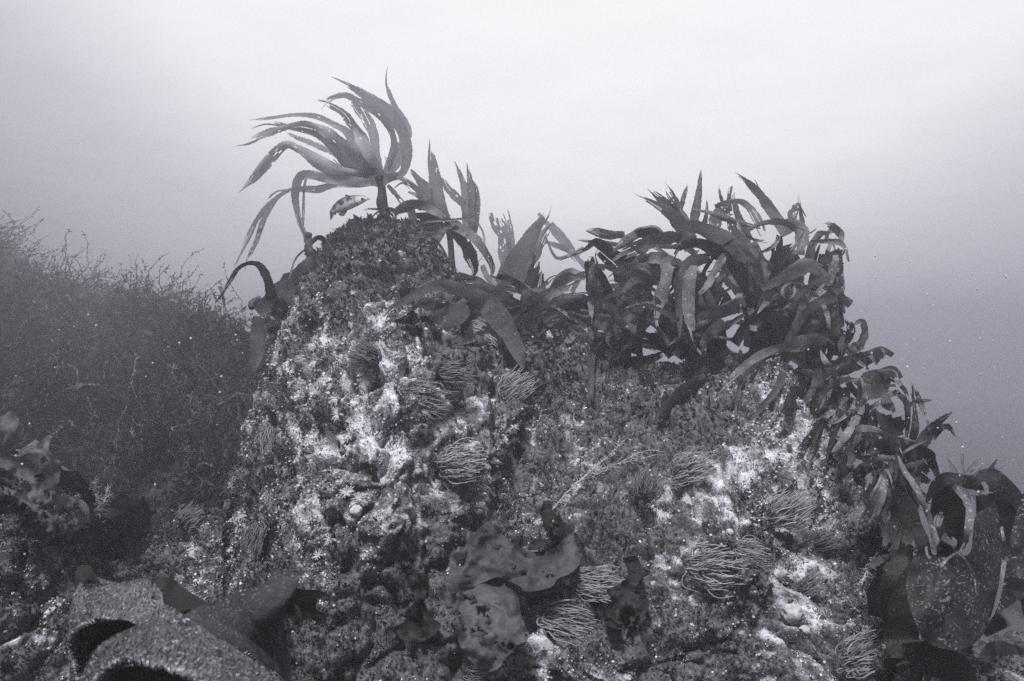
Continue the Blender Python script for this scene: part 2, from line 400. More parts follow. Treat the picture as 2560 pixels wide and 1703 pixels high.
# barnacles and white grains
P, N, rg = scatter(60000, 103)
px = 1280 + FX * P[:, 0] / P[:, 1]; py = 851.5 - FX * P[:, 2] / P[:, 1]; W = whiteness(px, py, P)
kp = (W + .2 * fbm(P, 45, 2, 51) + .07 * rg.normal(size=len(W)) > .30) & (px < 2350); P, N = P[kp], N[kp]
t_, b_ = basis(N, rg); rad = ((.0009 + .0022 * rg.random(len(P)) ** 3) * np.clip(P[:, 1] / 1.35, .5, 2))[:, None]; hh = rad * rg.uniform(.5, 1.1, (len(P), 1))
an = np.linspace(0, 2 * np.pi, 6, endpoint=False)
ring = lambda rr, h: P[:, None] + (t_[:, None] * np.cos(an)[:, None] + b_[:, None] * np.sin(an)[:, None]) * (rad * rr)[:, None] + (N * (hh * h + .001))[:, None]
V = np.concatenate([ring(1.15, -.4), ring(.6, 1), ring(.35, .75)], 1)
q = np.array([[a_ * 6 + k, a_ * 6 + (k + 1) % 6, a_ * 6 + 6 + (k + 1) % 6, a_ * 6 + 6 + k] for a_ in (0, 1) for k in range(6)])
Q = (q[None] + (np.arange(len(P)) * 18)[:, None, None]).reshape(-1, 4)
tone = np.repeat(rg.uniform(.25, .72, len(P)), 18)
tag(obj('barnacle_crust', mesh('barnacle_crust', V.reshape(-1, 3), Q, None, {'tone': tone}, False), M_crust), 'white barnacles and grains crusted over the rock', 'barnacles', kind='stuff')

# ------------------------------------------------------------------ left hill with its seaweed thicket
HR = np.array([(-900, 450), (-400, 560), (0, 735), (100, 800), (200, 838), (300, 860), (400, 890), (480, 885), (560, 885), (650, 910), (800, 930), (1000, 1000), (1300, 1050)], float)
HD = np.array([(-900, 15), (0, 13), (200, 10.5), (330, 8.0), (450, 5.6), (560, 4.2), (700, 3.6), (1300, 3.4)], float)
hc = np.linspace(-900, 1300, 240); hr_ = np.interp(hc, HR[:, 0], HR[:, 1]); hd = np.interp(hc, HD[:, 0], HD[:, 1])
tt = np.linspace(0, 1, 160)[:, None]
hb = np.interp(hc, [430, 640], [1.65, 2.7])
hz = -1.25 + (hd * (851.5 - hr_) / FX + 1.25) * (1 - (1 - tt) ** 1.35); hy = hb + (hd - hb) * tt ** 1.9
HF = np.stack([hy * (hc - 1280) / FX, hy, hz], -1)
sb = np.linspace(0, 1, 30)[1:, None]
HB = np.stack([np.broadcast_to(HF[-1, :, 0], (29, 240)), hd + 3 * sb, HF[-1, :, 2] - (HF[-1, :, 2] + 2.5) * sb ** 1.6], -1)
HG = np.concatenate([HF, HB], 0); HN = gnormal(HG)
hpx, hpy = 1280 + FX * HG[..., 0] / HG[..., 1], 851.5 - FX * HG[..., 2] / HG[..., 1]
for x_, y_, sx_, sy_, am in [(90, 1040, 170, 55, .16), (500, 1040, 150, 50, .16), (330, 1130, 170, 60, .14), (470, 890, 130, 40, .26), (170, 860, 150, 45, .22), (300, 975, 150, 40, -.22), (560, 1140, 70, 90, -.16), (300, 900, 90, 35, .15), (20, 930, 120, 30, -.3), (600, 960, 60, 40, -.2)]:
    HG = HG + HN * (am * np.exp(-((hpx - x_) / sx_) ** 2 - ((hpy - y_) / sy_) ** 2))[..., None]
HN = gnormal(HG)
HG = HG + HN * ((.17 * fbm(HG, 1.5, 4, 61) + .07 * fbm(HG, 5, 3, 66)) * np.clip(HG[..., 1] / 2.6, .8, 2.4))[..., None] * np.concatenate([.3 + .7 * np.sin(np.pi * tt * .93), np.full((29, 1), .4)])[..., None]
HN = gnormal(HG)
obj('hill', mesh('hill', HG.reshape(-1, 3), gridq(189, 240)), M_hill)['kind'] = 'structure'
# strands
def hill_pts(n, seed, top=False):
    rg = np.random.default_rng(seed)
    i = (rg.random(n) ** (.9) * 158).astype(int) if not top else rg.integers(136, 164, n)
    j = (72 + rg.random(n) * 110).astype(int)
    return HG[i, j] + rg.normal(size=(n, 3)) * .01, HN[i, j], rg
def strands(S, P, N, rg, L, wid, seg, wave, tone, upb=.6):
    n = len(P); d = nrm(N * .6 + rg.normal(size=(n, 3)) * .55 + np.array([.15, 0, upb]))
    C = [P - d * .01]
    for k in range(seg):
        d = nrm(d + rg.normal(size=(n, 3)) * wave + np.array([.06, 0, -.02])); C.append(C[-1] + d * (L / seg)[:, None])
    C = np.stack(C, 1); T = nrm(np.gradient(C, axis=1)); s = nrm(np.cross(T, nrm(C)))
    wv = wid[:, None, None] * np.linspace(1, .35, seg + 1)[None, :, None]
    V = np.stack([C - s * wv, C + s * wv], 2)
    i = np.arange(seg) * 2; q = np.stack([i, i + 1, i + 3, i + 2], -1)
    Q = (q[None] + (np.arange(n) * (seg + 1) * 2)[:, None, None]).reshape(-1, 4)
    S.add(V.reshape(-1, 3), Q, tone=np.repeat(tone, (seg + 1) * 2))
    return C, T
def feather(S, C, T, rg, per, ln, wid, tone):
    n, m_, _ = C.shape
    for k in range(per):
        f = rg.random(n) * (m_ - 1.01); i = f.astype(int); a_ = (f - i)[:, None]; r_ = np.arange(n)
        p = C[r_, i] * (1 - a_) + C[r_, i + 1] * a_
        d = nrm(T[r_, i] * .6 + rg.normal(size=(n, 3)) * .7); L = (ln * rg.uniform(.4, 1.3, n))[:, None]
        sd_ = nrm(np.cross(d, nrm(p))) * wid[:, None]
        p1 = p + d * L * .5; p2 = p1 + nrm(d + rg.normal(size=(n, 3)) * .4) * L * .5
        V = np.stack([p - sd_, p + sd_, p1 - sd_, p1 + sd_, p2], 1); b = np.arange(n)[:, None] * 5
        S.add(V, b + np.array([0, 1, 3, 2]), b + np.array([2, 3, 4]), tone=np.repeat(tone, 5))
S = Soup()
P0, N0_, rg = hill_pts(850, 201)
nb_ = 46; cl_t = np.clip(.006 + .11 * rg.random(len(P0)) ** 2.2, .006, .12); cl_r = rg.uniform(.45, 1.5, len(P0)) * (.08 + .052 * P0[:, 1])
P = np.repeat(P0, nb_, 0) + rg.normal(size=(len(P0) * nb_, 3)) * (.22 * np.repeat(cl_r, nb_))[:, None]; N = np.repeat(N0_, nb_, 0); dist = P[:, 1]
tone = np.repeat(cl_t, nb_) * rg.uniform(.5, 1.6, len(P)) + .30 * (rg.random(len(P)) > .955) * rg.random(len(P))
C, T = strands(S, P, N, rg, np.repeat(cl_r, nb_) * rg.uniform(.5, 1.2, len(P)), .0007 * dist * rg.uniform(.5, 1.1, len(P)), 6, .40, tone, .5)
feather(S, C, T, rg, 13, .030, .0007 * dist, tone)
P, N, rg = hill_pts(200, 203); dist = P[:, 1]; tone = .10 + .28 * rg.random(len(P)) ** 2
C, T = strands(S, P, N, rg, rg.uniform(.10, .28, len(P)) * (.5 + dist * .15), .0006 * dist, 9, .22, tone, .5)
feather(S, C, T, rg, 16, .02, .0006 * dist, tone)
P, N, rg = hill_pts(1500, 202, True); dist = P[:, 1]; tone = .02 + .05 * rg.random(len(P))
C, T = strands(S, P, N, rg, dist * rg.uniform(.006, .022, len(P)), .0010 * dist, 5, .12, tone, 2.0)
feather(S, C, T, rg, 14, .05, .0012 * dist, tone)
tag(obj('seaweed_thicket', S.mesh('seaweed_thicket'), M_thicket), 'tangled thicket of fine bushy seaweed covering the left slope', 'seaweed', kind='stuff')

# ------------------------------------------------------------------ seabed
n = 120; gx = np.linspace(-22, 22, n); gy = np.linspace(-6, 30, n)
XX, YY = np.meshgrid(gx, gy); ZZ = -2.1 - .05 * np.clip(YY, 0, 30) * .5
SB = np.stack([XX, YY, ZZ], -1); SB[..., 2] += .18 * fbm(SB, .7, 3, 81)
obj('seabed', mesh('seabed', SB.reshape(-1, 3), gridq(n, n)), M_seabed)['kind'] = 'structure'

# ------------------------------------------------------------------ kelp
def ribbon(a, d0, d1, seed=0, bow=0.0, roll=.35, ruffle=.16, holes=0.0, fray=.12, cols=None, front=True, wk=.85, gap=.035):
    """a: (k,3) photo px, py and full width; runs from base to tip at distances d0..d1"""
    rg = np.random.default_rng(seed)
    L = np.linalg.norm(np.diff(a[:, :2], axis=0), axis=1).sum(); wm = a[:, 2].max()
    n = int(np.clip(L / 3.2, 16, 130)); m_ = cols or (17 if wm > 26 else 13 if wm > 14 else 7 if wm > 6 else 3); a = a * [1, 1, wk]
    c = catmull(a, n); s = np.linspace(0, 1, n)
    d = d0 + (d1 - d0) * s + bow * np.sin(np.pi * s) + .02 * np.sin(s * 7 + rg.random() * 6)
    if front:                                   # lie on the rock, never inside it
        q = c[:, 1] > np.interp(c[:, 0], RIDGE[:, 0], RIDGE[:, 1]) + 12
        if q.any():
            ds = np.array([surf(x, y)[2] - gap if f_ and y < 1900 else 9. for (x, y), f_ in zip(c[:, :2], q)])
            d = np.minimum(d, ds - .22 * c[:, 2] / FX * 1.5); h_ = max(2, n // 9)
            d = np.lib.stride_tricks.sliding_window_view(np.pad(d, h_, 'edge'), 2 * h_ + 1).min(1)
            for _ in range(2): d = np.convolve(np.pad(d, h_, 'edge'), np.ones(2 * h_ + 1) / (2 * h_ + 1), 'valid')
    C = P3(c[:, 0], c[:, 1], d); T = nrm(np.gradient(C, axis=0)); V_ = nrm(C)
    side = nrm(np.cross(T, V_)); nn = np.cross(side, T)
    rl = roll * np.sin(s * rg.uniform(2, 5) + rg.random() * 6.3)
    W = side * np.cos(rl)[:, None] + nn * np.sin(rl)[:, None]; N2 = np.cross(W, T)
    wob = 1 + .07 * catmull(np.stack([np.arange(12.), np.zeros(12), rg.normal(size=12)], 1), n)[:, 2]
    hw = np.maximum(c[:, 2], .8) * .5 * d / FX / np.cos(rl) * wob
    u = np.linspace(-1, 1, m_); k1 = rg.uniform(14, 26) * L / 300; k2 = rg.uniform(14, 26) * L / 300; p1, p2 = rg.random(2) * 6.3
    ruf = np.where(u[None] > 0, np.sin(s[:, None] * k1 + p1), np.sin(s[:, None] * k2 + p2)) * np.abs(u[None]) ** 2.5
    cup = rg.uniform(-.35, .35)
    U = np.broadcast_to(u, (n, m_)).copy(); cuts = []; gi = np.zeros(m_ - 1, int)
    if fray and m_ >= 7:                        # the blade tears into strips towards its tip
        cuts = sorted(rg.choice(np.arange(2, m_ - 3), size=int(rg.integers(1, 3)), replace=False)); s0 = rg.uniform(.55, .92)
        gi = np.searchsorted(cuts, np.arange(m_ - 1), 'left'); f_ = np.clip((s - s0) / (1 - s0), 0, 1)[:, None]
        for g_ in range(len(cuts) + 1):
            js = np.where(gi == g_)[0]
            if len(js) == 0: continue
            cs = np.unique(np.concatenate([js, js + 1])); mid = u[cs].mean()
            own = cs[1:] if g_ > 0 else cs
            U[:, own] = mid * (1 + .5 * f_ * rg.uniform(.2, 1.2)) + (u[own][None] - mid) * (1 - .45 * f_) + .25 * f_ ** 2 * rg.normal()
        ct = {g_: rg.uniform(.8, 1.0) for g_ in range(len(cuts) + 1)}; ct[int(rg.integers(0, len(cuts) + 1))] = 1.01
    ed = 1 + np.minimum(.06, 1.0 / np.maximum(c[:, 2:3], 1)) * rg.normal(size=(n, 1)) * (np.abs(u[None]) > .9)
    V = C[:, None] + W[:, None] * (U * hw[:, None] * ed)[..., None] + N2[:, None] * ((cup * (u[None] ** 2) + ruffle * ruf) * hw[:, None])[..., None]
    Q = gridq(n, m_); ci = np.repeat(np.arange(n - 1), m_ - 1) / (n - 1); cj = np.tile(np.arange(m_ - 1), n - 1)
    keep = np.ones(len(Q), bool)
    if fray and m_ >= 7:
        cut = np.array([ct[g_] for g_ in gi]) - .5 * fray * rg.random(m_ - 1) ** 2; keep &= ci <= cut[cj]
        for k in cuts: keep &= ~((cj == k) & (ci > s0 + .02))
    if holes and m_ > 5:
        for k in range(int(holes * 16)):
            h0 = 1 - rg.random() ** 1.3 * .7; hj = rg.integers(1, m_ - 2); ln = rg.integers(1, 3)
            keep &= ~((np.abs(ci * (n - 1) - h0 * (n - 1)) <= ln * .6) & (cj >= hj) & (cj <= hj + (m_ > 9) * rg.integers(0, 2)))
    return V.reshape(-1, 3), Q[keep], N2
SEED = [1000]
def frond(parent, s, reg, d0, d1=None, mat_=None, name='frond', **kw):
    SEED[0] += 1
    a = pts(s, reg); V, Q, _ = ribbon(a, float(DW(d0)), float(DW(d1 if d1 else d0)), SEED[0], **kw)
    return obj(name, mesh(name, V, Q), mat_ or M_kelp, parent)
def stipe(parent, s, reg, d0, d1=None, mat_=None):
    a = catmull(pts(s, reg), 22); d = DW(np.linspace(d0, d1 or d0, 22))
    C = P3(a[:, 0], a[:, 1], d); rr = a[:, 2] * .5 * d / FX * (1 + .07 * np.sin(np.arange(22) * .55 + a[0, 0]) + .05 * np.sin(np.arange(22) * .23))
    V, Q = tubes(C, rr, 8); return obj('stipe', mesh('stipe', V, Q), mat_ or M_stipe, parent)
def holdfast(parent, px, py, d, r, seed=1):
    d = float(DW(d))
    rg = np.random.default_rng(seed); S = Soup(); c = P3(px, py, d); rr = r * d / FX; n = 16
    dirs = nrm(rg.normal(size=(n, 3)) * np.array([1, 1, .4]) + np.array([0, -.2, -.7]))
    C = [np.repeat(c[None] + np.array([0, 0, rr * .6]), n, 0)]; dd_ = nrm(dirs + np.array([0, 0, .5]))
    for k in range(7): C.append(C[-1] + dd_ * rr * .3); dd_ = nrm(dd_ + np.array([0, 0, -.22]) + rg.normal(size=(n, 3)) * .2)
    V, Q = tubes(np.stack(C, 1), np.broadcast_to(np.linspace(.26, .10, 8) * rr, (n, 8)), 6); S.add(V, Q)
    return obj('holdfast', S.mesh('holdfast'), M_stipe, parent)
def plant(label, px, py, d, r=24, group='kelp plants on the reef', hold=True):
    o = thing('kelp', P3(px, py, float(DW(d))), label, 'kelp', group)
    if hold: holdfast(o, px, py, d, r, int(px))
    return o

# --- kelp on the summit
k = plant('tall many-fingered kelp on the pinnacle summit, streaming left above the fish', 962, 538, 1.95, 17)
stipe(k, '1425 1220 70,1400 1150 85,1400 1080 62,1395 1010 66,1385 950 80', 'A', 1.95, 1.95)
V = []
poly = pts('1440 930 0,1390 890 0,1300 870 0,1200 880 0,1120 910 0,1110 960 0,1140 1010 0,1220 1030 0,1300 1010 0,1350 1020 0,1400 1040 0,1440 1000 0,1500 970 0,1520 930 0,1480 920 0', 'A')
def sheet_poly(poly, dfun, step=6, seed=0, jag=0.0, holes=()):
    """filled outline (photo px) -> triangulated sheet; dfun(px,py) gives distance"""
    rg = np.random.default_rng(seed)
    nb = []
    m_ = len(poly)
    for i in range(m_):
        a, b = poly[i, :2], poly[(i + 1) % m_, :2]; q = max(1, int(np.hypot(*(b - a)) / step))
        for j in range(q): nb.append(a + (b - a) * j / q + (rg.normal(size=2) * jag if j else 0))
    nb = np.array(nb); lo, hi = nb.min(0), nb.max(0)
    gx, gy = np.meshgrid(np.arange(lo[0], hi[0], step), np.arange(lo[1], hi[1], step)); gp = np.stack([gx.ravel(), gy.ravel()], 1) + rg.normal(size=(gx.size, 2)) * step * .12
    ins = np.zeros(len(gp), bool); j = len(nb) - 1
    for i in range(len(nb)):
        c = ((nb[i, 1] > gp[:, 1]) != (nb[j, 1] > gp[:, 1])) & (gp[:, 0] < (nb[j, 0] - nb[i, 0]) * (gp[:, 1] - nb[i, 1]) / (nb[j, 1] - nb[i, 1] + 1e-12) + nb[i, 0]); ins ^= c; j = i
    gp = gp[ins]
    md = np.min(np.linalg.norm(gp[:, None] - nb[None], axis=2), axis=1) if len(gp) else np.array([]); gp = gp[md > step * .5]
    allp = np.vstack([nb, gp]); e = [(i, (i + 1) % len(nb)) for i in range(len(nb))]
    vv, ee, ff, *_ = delaunay_2d_cdt([Vector(p) for p in allp], e, [], 1, 1e-4)
    vv = np.array([[p.x, p.y] for p in vv]); ff = np.array([f for f in ff if len(f) == 3])
    ce = vv[ff].mean(1)
    for hx, hy, hr in holes: ff = ff[((ce - [hx, hy]) ** 2).sum(1) > hr * hr]; ce = vv[ff].mean(1)
    return P3(vv[:, 0], vv[:, 1], dfun(vv[:, 0], vv[:, 1])), ff, vv
V, T_, vv = sheet_poly(poly, lambda x, y: float(DW(1.95)) + .02 * np.sin(x * .05), 6)
obj('blade', mesh('blade', V, None, T_), M_kelp_thin, k)
KA = dict(holes=.35, fray=.12)
for s, d1, mt, kw in [
    ('1450 965 60,1550 920 80,1590 800 95,1575 690 110,1530 570 120,1440 460 115,1330 385 95,1230 320 70,1130 265 40,1025 212 6', 2.0, M_kelp_thin, dict(fray=.1)),
    ('1440 950 60,1500 840 110,1560 700 90,1595 620 70,1545 510 65,1495 430 55,1450 320 38,1432 230 26,1440 125 5', 2.1, M_kelp_sheer, dict(fray=.1)),
    ('1400 950 50,1450 850 65,1485 740 60,1480 650 55,1430 545 85,1340 460 85,1210 390 70,1120 350 60,1000 385 40,940 465 6', 1.9, M_kelp_thin, KA),
    ('1385 930 70,1350 790 85,1340 660 95,1290 530 110,1220 420 105,1180 390 60', 2.05, M_kelp_sheer, KA),
    ('1350 930 110,1290 780 125,1240 650 110,1180 560 90,1110 475 70,1000 415 60,925 395 50', 1.85, M_kelp_thin, KA),
    ('1330 930 100,1230 770 120,1150 630 90,1060 570 65,920 505 50,760 492 36,600 512 30,420 535 8', 1.95, M_kelp_sheer, KA),
    ('1320 940 100,1200 800 130,1080 690 120,960 605 90,820 558 60,680 587 52,520 640 62,400 690 60,305 722 14', 1.75, M_kelp_thin, dict(holes=.7, fray=.2)),
    ('1290 940 80,1150 860 110,1050 745 95,930 640 75,720 582 48,560 552 40,440 592 8', 2.0, M_kelp_pale, KA),
    ('1280 950 50,1180 885 80,1080 785 70,960 735 60,830 682 45,740 650 35,670 615 6', 2.1, M_kelp_sheer, KA),
    ('1300 965 100,1150 935 130,1000 875 135,870 795 110,780 740 80,690 712 75,570 820 110,470 950 95,345 1070 20', 1.8, M_kelp_thin, dict(holes=.7, fray=.3, roll=.25)),
    ('1320 990 70,1200 985 85,1020 965 95,880 935 80,795 950 70,760 1060 75,770 1180 60,800 1300 45,820 1350 36,860 1460 32,980 1660 22', 1.82, M_kelp_thin, dict(fray=.1)),
    ('1330 1000 60,1200 1012 60,1050 1010 60,930 1042 80,840 1040 60,700 1050 22,590 1130 35,480 1260 48,400 1420 42,310 1610 16', 1.85, M_kelp_thin, KA),
    ('720 1050 18,620 1110 40,530 1260 48,470 1430 50,405 1570 26,395 1640 10', 1.83, M_kelp_thin, dict(holes=.8)),
    ('700 1045 14,620 1060 18,550 1120 8', 1.83, M_kelp_thin, {}),
    ('845 930 22,825 1040 24,820 1200 26,818 1330 14', 1.8, M_kelp_thin, {}),
    ('1180 890 22,1100 870 16,1040 820 12', 2.0, M_kelp_pale, {}),
    ('1370 1190 18,1310 1185 16,1250 1200 8', 1.95, M_kelp_pale, {})]:
    frond(k, s, 'A', 1.95, d1, mt, **dict(dict(wk=.76), **kw))

# --- second kelp, right of the summit
k = plant('kelp with pale pointed tips just right of the many-fingered kelp on the summit', 1135, 705, 2.1, 26)
stipe(k, '1935 440 50,1915 300 46,1905 150 46,1880 -20 44,1850 -150 50', 'B', 2.1, 2.12)
for s, d1, mt, kw in [
    ('1870 1270 90,1830 1150 105,1800 1020 112,1780 900 95,1762 780 55,1752 655 5', 2.15, M_kelp_thin, KA),
    ('1850 1260 120,1770 1120 150,1680 1000 140,1600 900 70', 2.2, M_kelp_pale, KA),
    ('1880 1260 60,1720 1100 55,1590 990 45,1500 950 30', 2.2, M_kelp_pale, KA),
    ('2010 1160 60,1950 1100 78,1880 1030 62,1840 950 16', 2.25, M_kelp_thin, KA),
    ('2050 1380 90,2020 1180 90,2010 1050 70,1980 950 45,1930 830 8', 2.2, M_kelp_thin, KA),
    ('2070 1330 80,2060 1150 80,2050 1000 60,2025 845 6', 2.15, M_kelp_pale, KA),
    ('2080 1360 55,2100 1180 55,2095 1050 38,2055 960 8', 2.1, M_kelp_pale, KA),
    ('1560 1345 12,1700 1288 20,1880 1270 22,2060 1262 20,2130 1330 16,2155 1420 15,2140 1530 13,2095 1590 8', 2.0, M_kelp_fuzz, {}),
    ('1900 1290 90,1990 1340 95,2080 1400 85,2150 1490 70,2205 1590 55,2210 1660 30,2180 1720 14', 2.1, M_kelp_fuzz, KA),
    ('1910 1330 100,2000 1430 110,2060 1560 105,2085 1640 60,2060 1700 20', 2.15, M_kelp_dark, KA),
    ('1480 1215 60,1620 1150 85,1740 1180 80,1860 1255 60', 2.0, M_kelp_fuzz, {}),
    ('1600 1160 60,1625 1250 70,1610 1330 40', 2.0, M_kelp_pale, {}),
    ('1850 1280 130,1720 1280 160,1600 1260 120', 2.1, M_kelp_dark, {}),
    ('1860 1380 160,1760 1320 170,1640 1330 110', 2.12, M_kelp_pale, {}),
    ('1440 1010 26,1500 1075 40,1575 1170 40', 2.05, M_kelp_pale, {}),
    ('1690 1110 38,1640 1080 32,1590 1058 14', 2.05, M_kelp_pale, {}),
    ('1490 1030 8,1550 995 16,1610 1030 24', 2.05, M_kelp_pale, {}),
    ('1450 900 30,1440 840 26,1415 790 8', 2.1, M_kelp_thin, {}),
    ('1620 1330 20,1730 1370 24,1830 1460 26,1880 1560 22,1890 1640 8', 2.0, M_kelp_fuzz, {})]:
    frond(k, s, 'A', 2.1, d1, mt, **kw)

# --- kelp on the left shoulder
k = plant('dark kelp draped over the left shoulder of the pinnacle with one drooping looped frond', 690, 800, 1.86, 20)
stipe(k, '690 820 46,660 740 50,610 650 52', 'B', 1.9, 1.84)
for s, d0, d1, mt, kw in [
    ('960 260 130,850 370 190,720 480 190,590 570 150,480 650 80', 1.95, 1.82, M_kelp, dict(roll=.15, fray=0, gap=.09, wk=1.0)),
    ('860 400 20,700 430 34,560 540 30,470 620 20', 1.93, 1.82, M_kelp_fuzz, {}),
    ('870 150 30,930 103 45,985 140 55,1000 260 50', 1.92, 1.95, M_kelp_dark, {}),
    ('590 560 100,560 420 80,505 315 60,430 288 36,345 325 38,280 420 32,215 520 24,160 595 5', 1.84, 1.75, M_kelp_dark, dict(fray=.1)),
    ('480 680 70,490 850 118,460 1000 120,425 1140 60', 1.83, 1.75, M_kelp, dict(roll=.2)),
    ('560 650 60,620 760 130,600 880 100', 1.85, 1.8, M_kelp_dark, {}),
    ('700 560 120,640 640 140,700 690 90', 1.86, 1.84, M_kelp_dark, {}),
    ('840 180 14,765 255 16,722 380 14,700 505 8', 1.8, 1.78, M_kelp_fuzz, {}),
    ('205 460 34,232 560 24,242 670 14', 1.8, 1.8, M_kelp, {}),
    ('860 60 60,860 200 70,880 300 60', 1.85, 1.85, M_kelp, {}),
    ('540 660 14,600 700 22,640 740 10', 1.8, 1.8, M_kelp_pale, {})]:
    frond(k, s, 'B', d0 - .16, d1 - .16, mt, **kw)
stipe(k, '440 620 40,445 590 60,500 560 70', 'B', 1.8, 1.82)

# --- three-bladed kelp in the saddle
k = plant('kelp with wide split blades and round holes left of the big dark clump', 1290, 830, 2.1, 22)
stipe(k, '240 900 50,220 820 50,200 740 60', 'C', 2.1, 2.1)
for s, d1, mt, kw in [
    ('230 700 60,195 560 92,190 460 88,150 370 92,130 305 70', 2.1, M_kelp_thin, dict(holes=1.2, fray=.25, roll=.15)),
    ('220 660 50,230 500 52,222 400 42,195 295 32', 2.15, M_kelp_thin, dict(holes=.5)),
    ('150 770 110,230 650 150,310 520 135,380 400 85,440 320 42,470 270 4', 2.0, M_kelp_pale, dict(fray=.1, roll=.2)),
    ('280 740 60,370 560 75,420 440 62,475 365 24', 2.05, M_kelp_pale, dict(fray=.35)),
    ('300 880 70,335 740 75,375 620 65,385 545 46', 1.95, M_kelp_fuzz, dict(fray=.2)),
    ('330 920 110,385 770 105,412 640 30', 1.9, M_kelp_dark, {}),
    ('60 620 40,90 690 36,150 760 46,230 840 40', 1.95, M_kelp_fuzz, {}),
    ('390 315 22,480 420 36,560 520 46,680 640 60', 2.6, M_kelp_thin, {}),
    ('470 370 20,540 450 34,590 530 40,640 560 20', 2.7, M_kelp_thin, {}),
    ('430 450 12,490 570 22,560 565 24,660 520 30', 2.5, M_kelp_pale, {}),
    ('430 480 26,540 520 40,620 560 30', 2.6, M_kelp_thin, {})]:
    frond(k, s, 'C', 2.1 if d1 < 2.3 else d1, d1, mt, **kw)

# --- arching frond across the pinnacle's right flank
k = plant('kelp with one long arching frond hanging over the right flank of the pinnacle', 1300, 880, 1.86, 22)
stipe(k, '310 1180 60,310 1080 70,290 980 90', 'C', 1.86, 1.84)
frond(k, '2440 1060 24,2400 940 100,2330 800 150,2200 620 150,2060 520 125,1920 470 95,1780 462 75,1630 530 62,1500 610 50,1415 685 14', 'B', 1.84, 1.60, M_kelp, roll=.2, fray=.08, gap=.15, wk=1.0)
for s, d1, mt, kw in [
    ('300 1000 200,200 900 230,60 860 200,-40 840 120', 1.95, M_kelp_dark, dict(roll=.2)),
    ('300 1060 150,420 960 120,560 915 70,680 935 60,800 885 20', 1.7, M_kelp, dict(fray=.35)),
    ('260 960 110,420 860 70,570 840 60,730 825 50,900 770 50,1010 690 10', 1.72, M_kelp, {}),
    ('330 900 90,500 880 80,640 900 60,780 900 12', 1.75, M_kelp_pale, dict(fray=.35)),
    ('150 760 60,320 770 46,520 765 40,650 700 12', 1.85, M_kelp_fuzz, dict(fray=.35)),
    ('380 1050 200,520 1010 170,650 1000 100', 1.85, M_kelp_dark, {}),
    ('420 1020 150,560 1000 110,700 1080 70,760 1140 20', 1.8, M_kelp, {}),
    ('430 820 40,560 800 36,700 790 30', 1.9, M_kelp_pale, dict(fray=.5)),
    ('460 760 14,500 690 22,580 650 34,660 680 22', 2.1, M_kelp_pale, {}),
    ('480 800 14,560 720 24,640 670 26,690 660 12', 2.1, M_kelp, {}),
    ('590 780 30,620 720 34,650 680 16', 2.0, M_kelp_pale, {}),
    ('520 720 12,590 690 24,680 690 24', 2.1, M_kelp, {})]:
    frond(k, s, 'C', 1.85, d1, mt, **kw)

rgc = np.random.default_rng(58)
for i in range(46):                                            # thin layered fronds draped through the saddle
    bx, by = rgc.uniform(-60, 620), rgc.uniform(800, 1090); sg = rgc.choice([-1, 1], p=[.35, .65]); an = sg * rgc.uniform(.5, 1.5); cv = sg * rgc.uniform(.3, 1.5)
    L = rgc.uniform(180, 420); w_ = rgc.uniform(20, 64); row = []
    for q in range(7):
        f = q / 6; row.append(f'{bx:.0f} {by:.0f} {max(w_ * (1 - .8 * f ** 3.5), 4):.0f}'); bx += math.sin(an + cv * f) * L / 6; by = max(by - math.cos(an + cv * f) * L / 6, 690)
    frond(k, ','.join(row), 'C', 1.82 + rgc.normal() * .06, 1.78 + rgc.normal() * .08, [M_kelp_dark, M_kelp, M_kelp, M_kelp_fuzz][int(rgc.integers(0, 4))], wk=1.0, gap=.05)
# --- the big clump: several plants rooted along the right ridge
k1 = plant('bushy dark kelp at the left end of the big clump with frosted fronds bent left', 1560, 925, 1.8, 26)
stipe(k1, '900 1230 60,900 1120 70,880 1000 90', 'C', 1.8, 1.8)
k2 = plant('kelp with ragged upright tips and pale hanging fronds in the middle of the clump', 1720, 950, 1.72, 28)
stipe(k2, '1280 1300 70,1300 1150 80,1330 1000 100', 'C', 1.72, 1.72)
k3 = plant('tall kelp at the top right of the big clump with frayed tips curling over', 1880, 930, 1.74, 28)
stipe(k3, '1660 1260 80,1680 1120 90,1740 950 110', 'C', 1.74, 1.76)
k4 = plant('kelp with curled pale frond ends at the right edge of the big clump', 2000, 960, 1.66, 26)
stipe(k4, '1960 1330 70,1960 1200 80,1950 1050 110', 'C', 1.66, 1.68)
def many(k, reg, rows):
    for s, d0, d1, mt, kw in rows:
        big = max(float(q.split()[2]) for q in s.split(',')) > 105
        frond(k, s, reg, d0, d1, mt, **dict(dict(wk=.66) if big and reg == 'C' else {}, **kw))
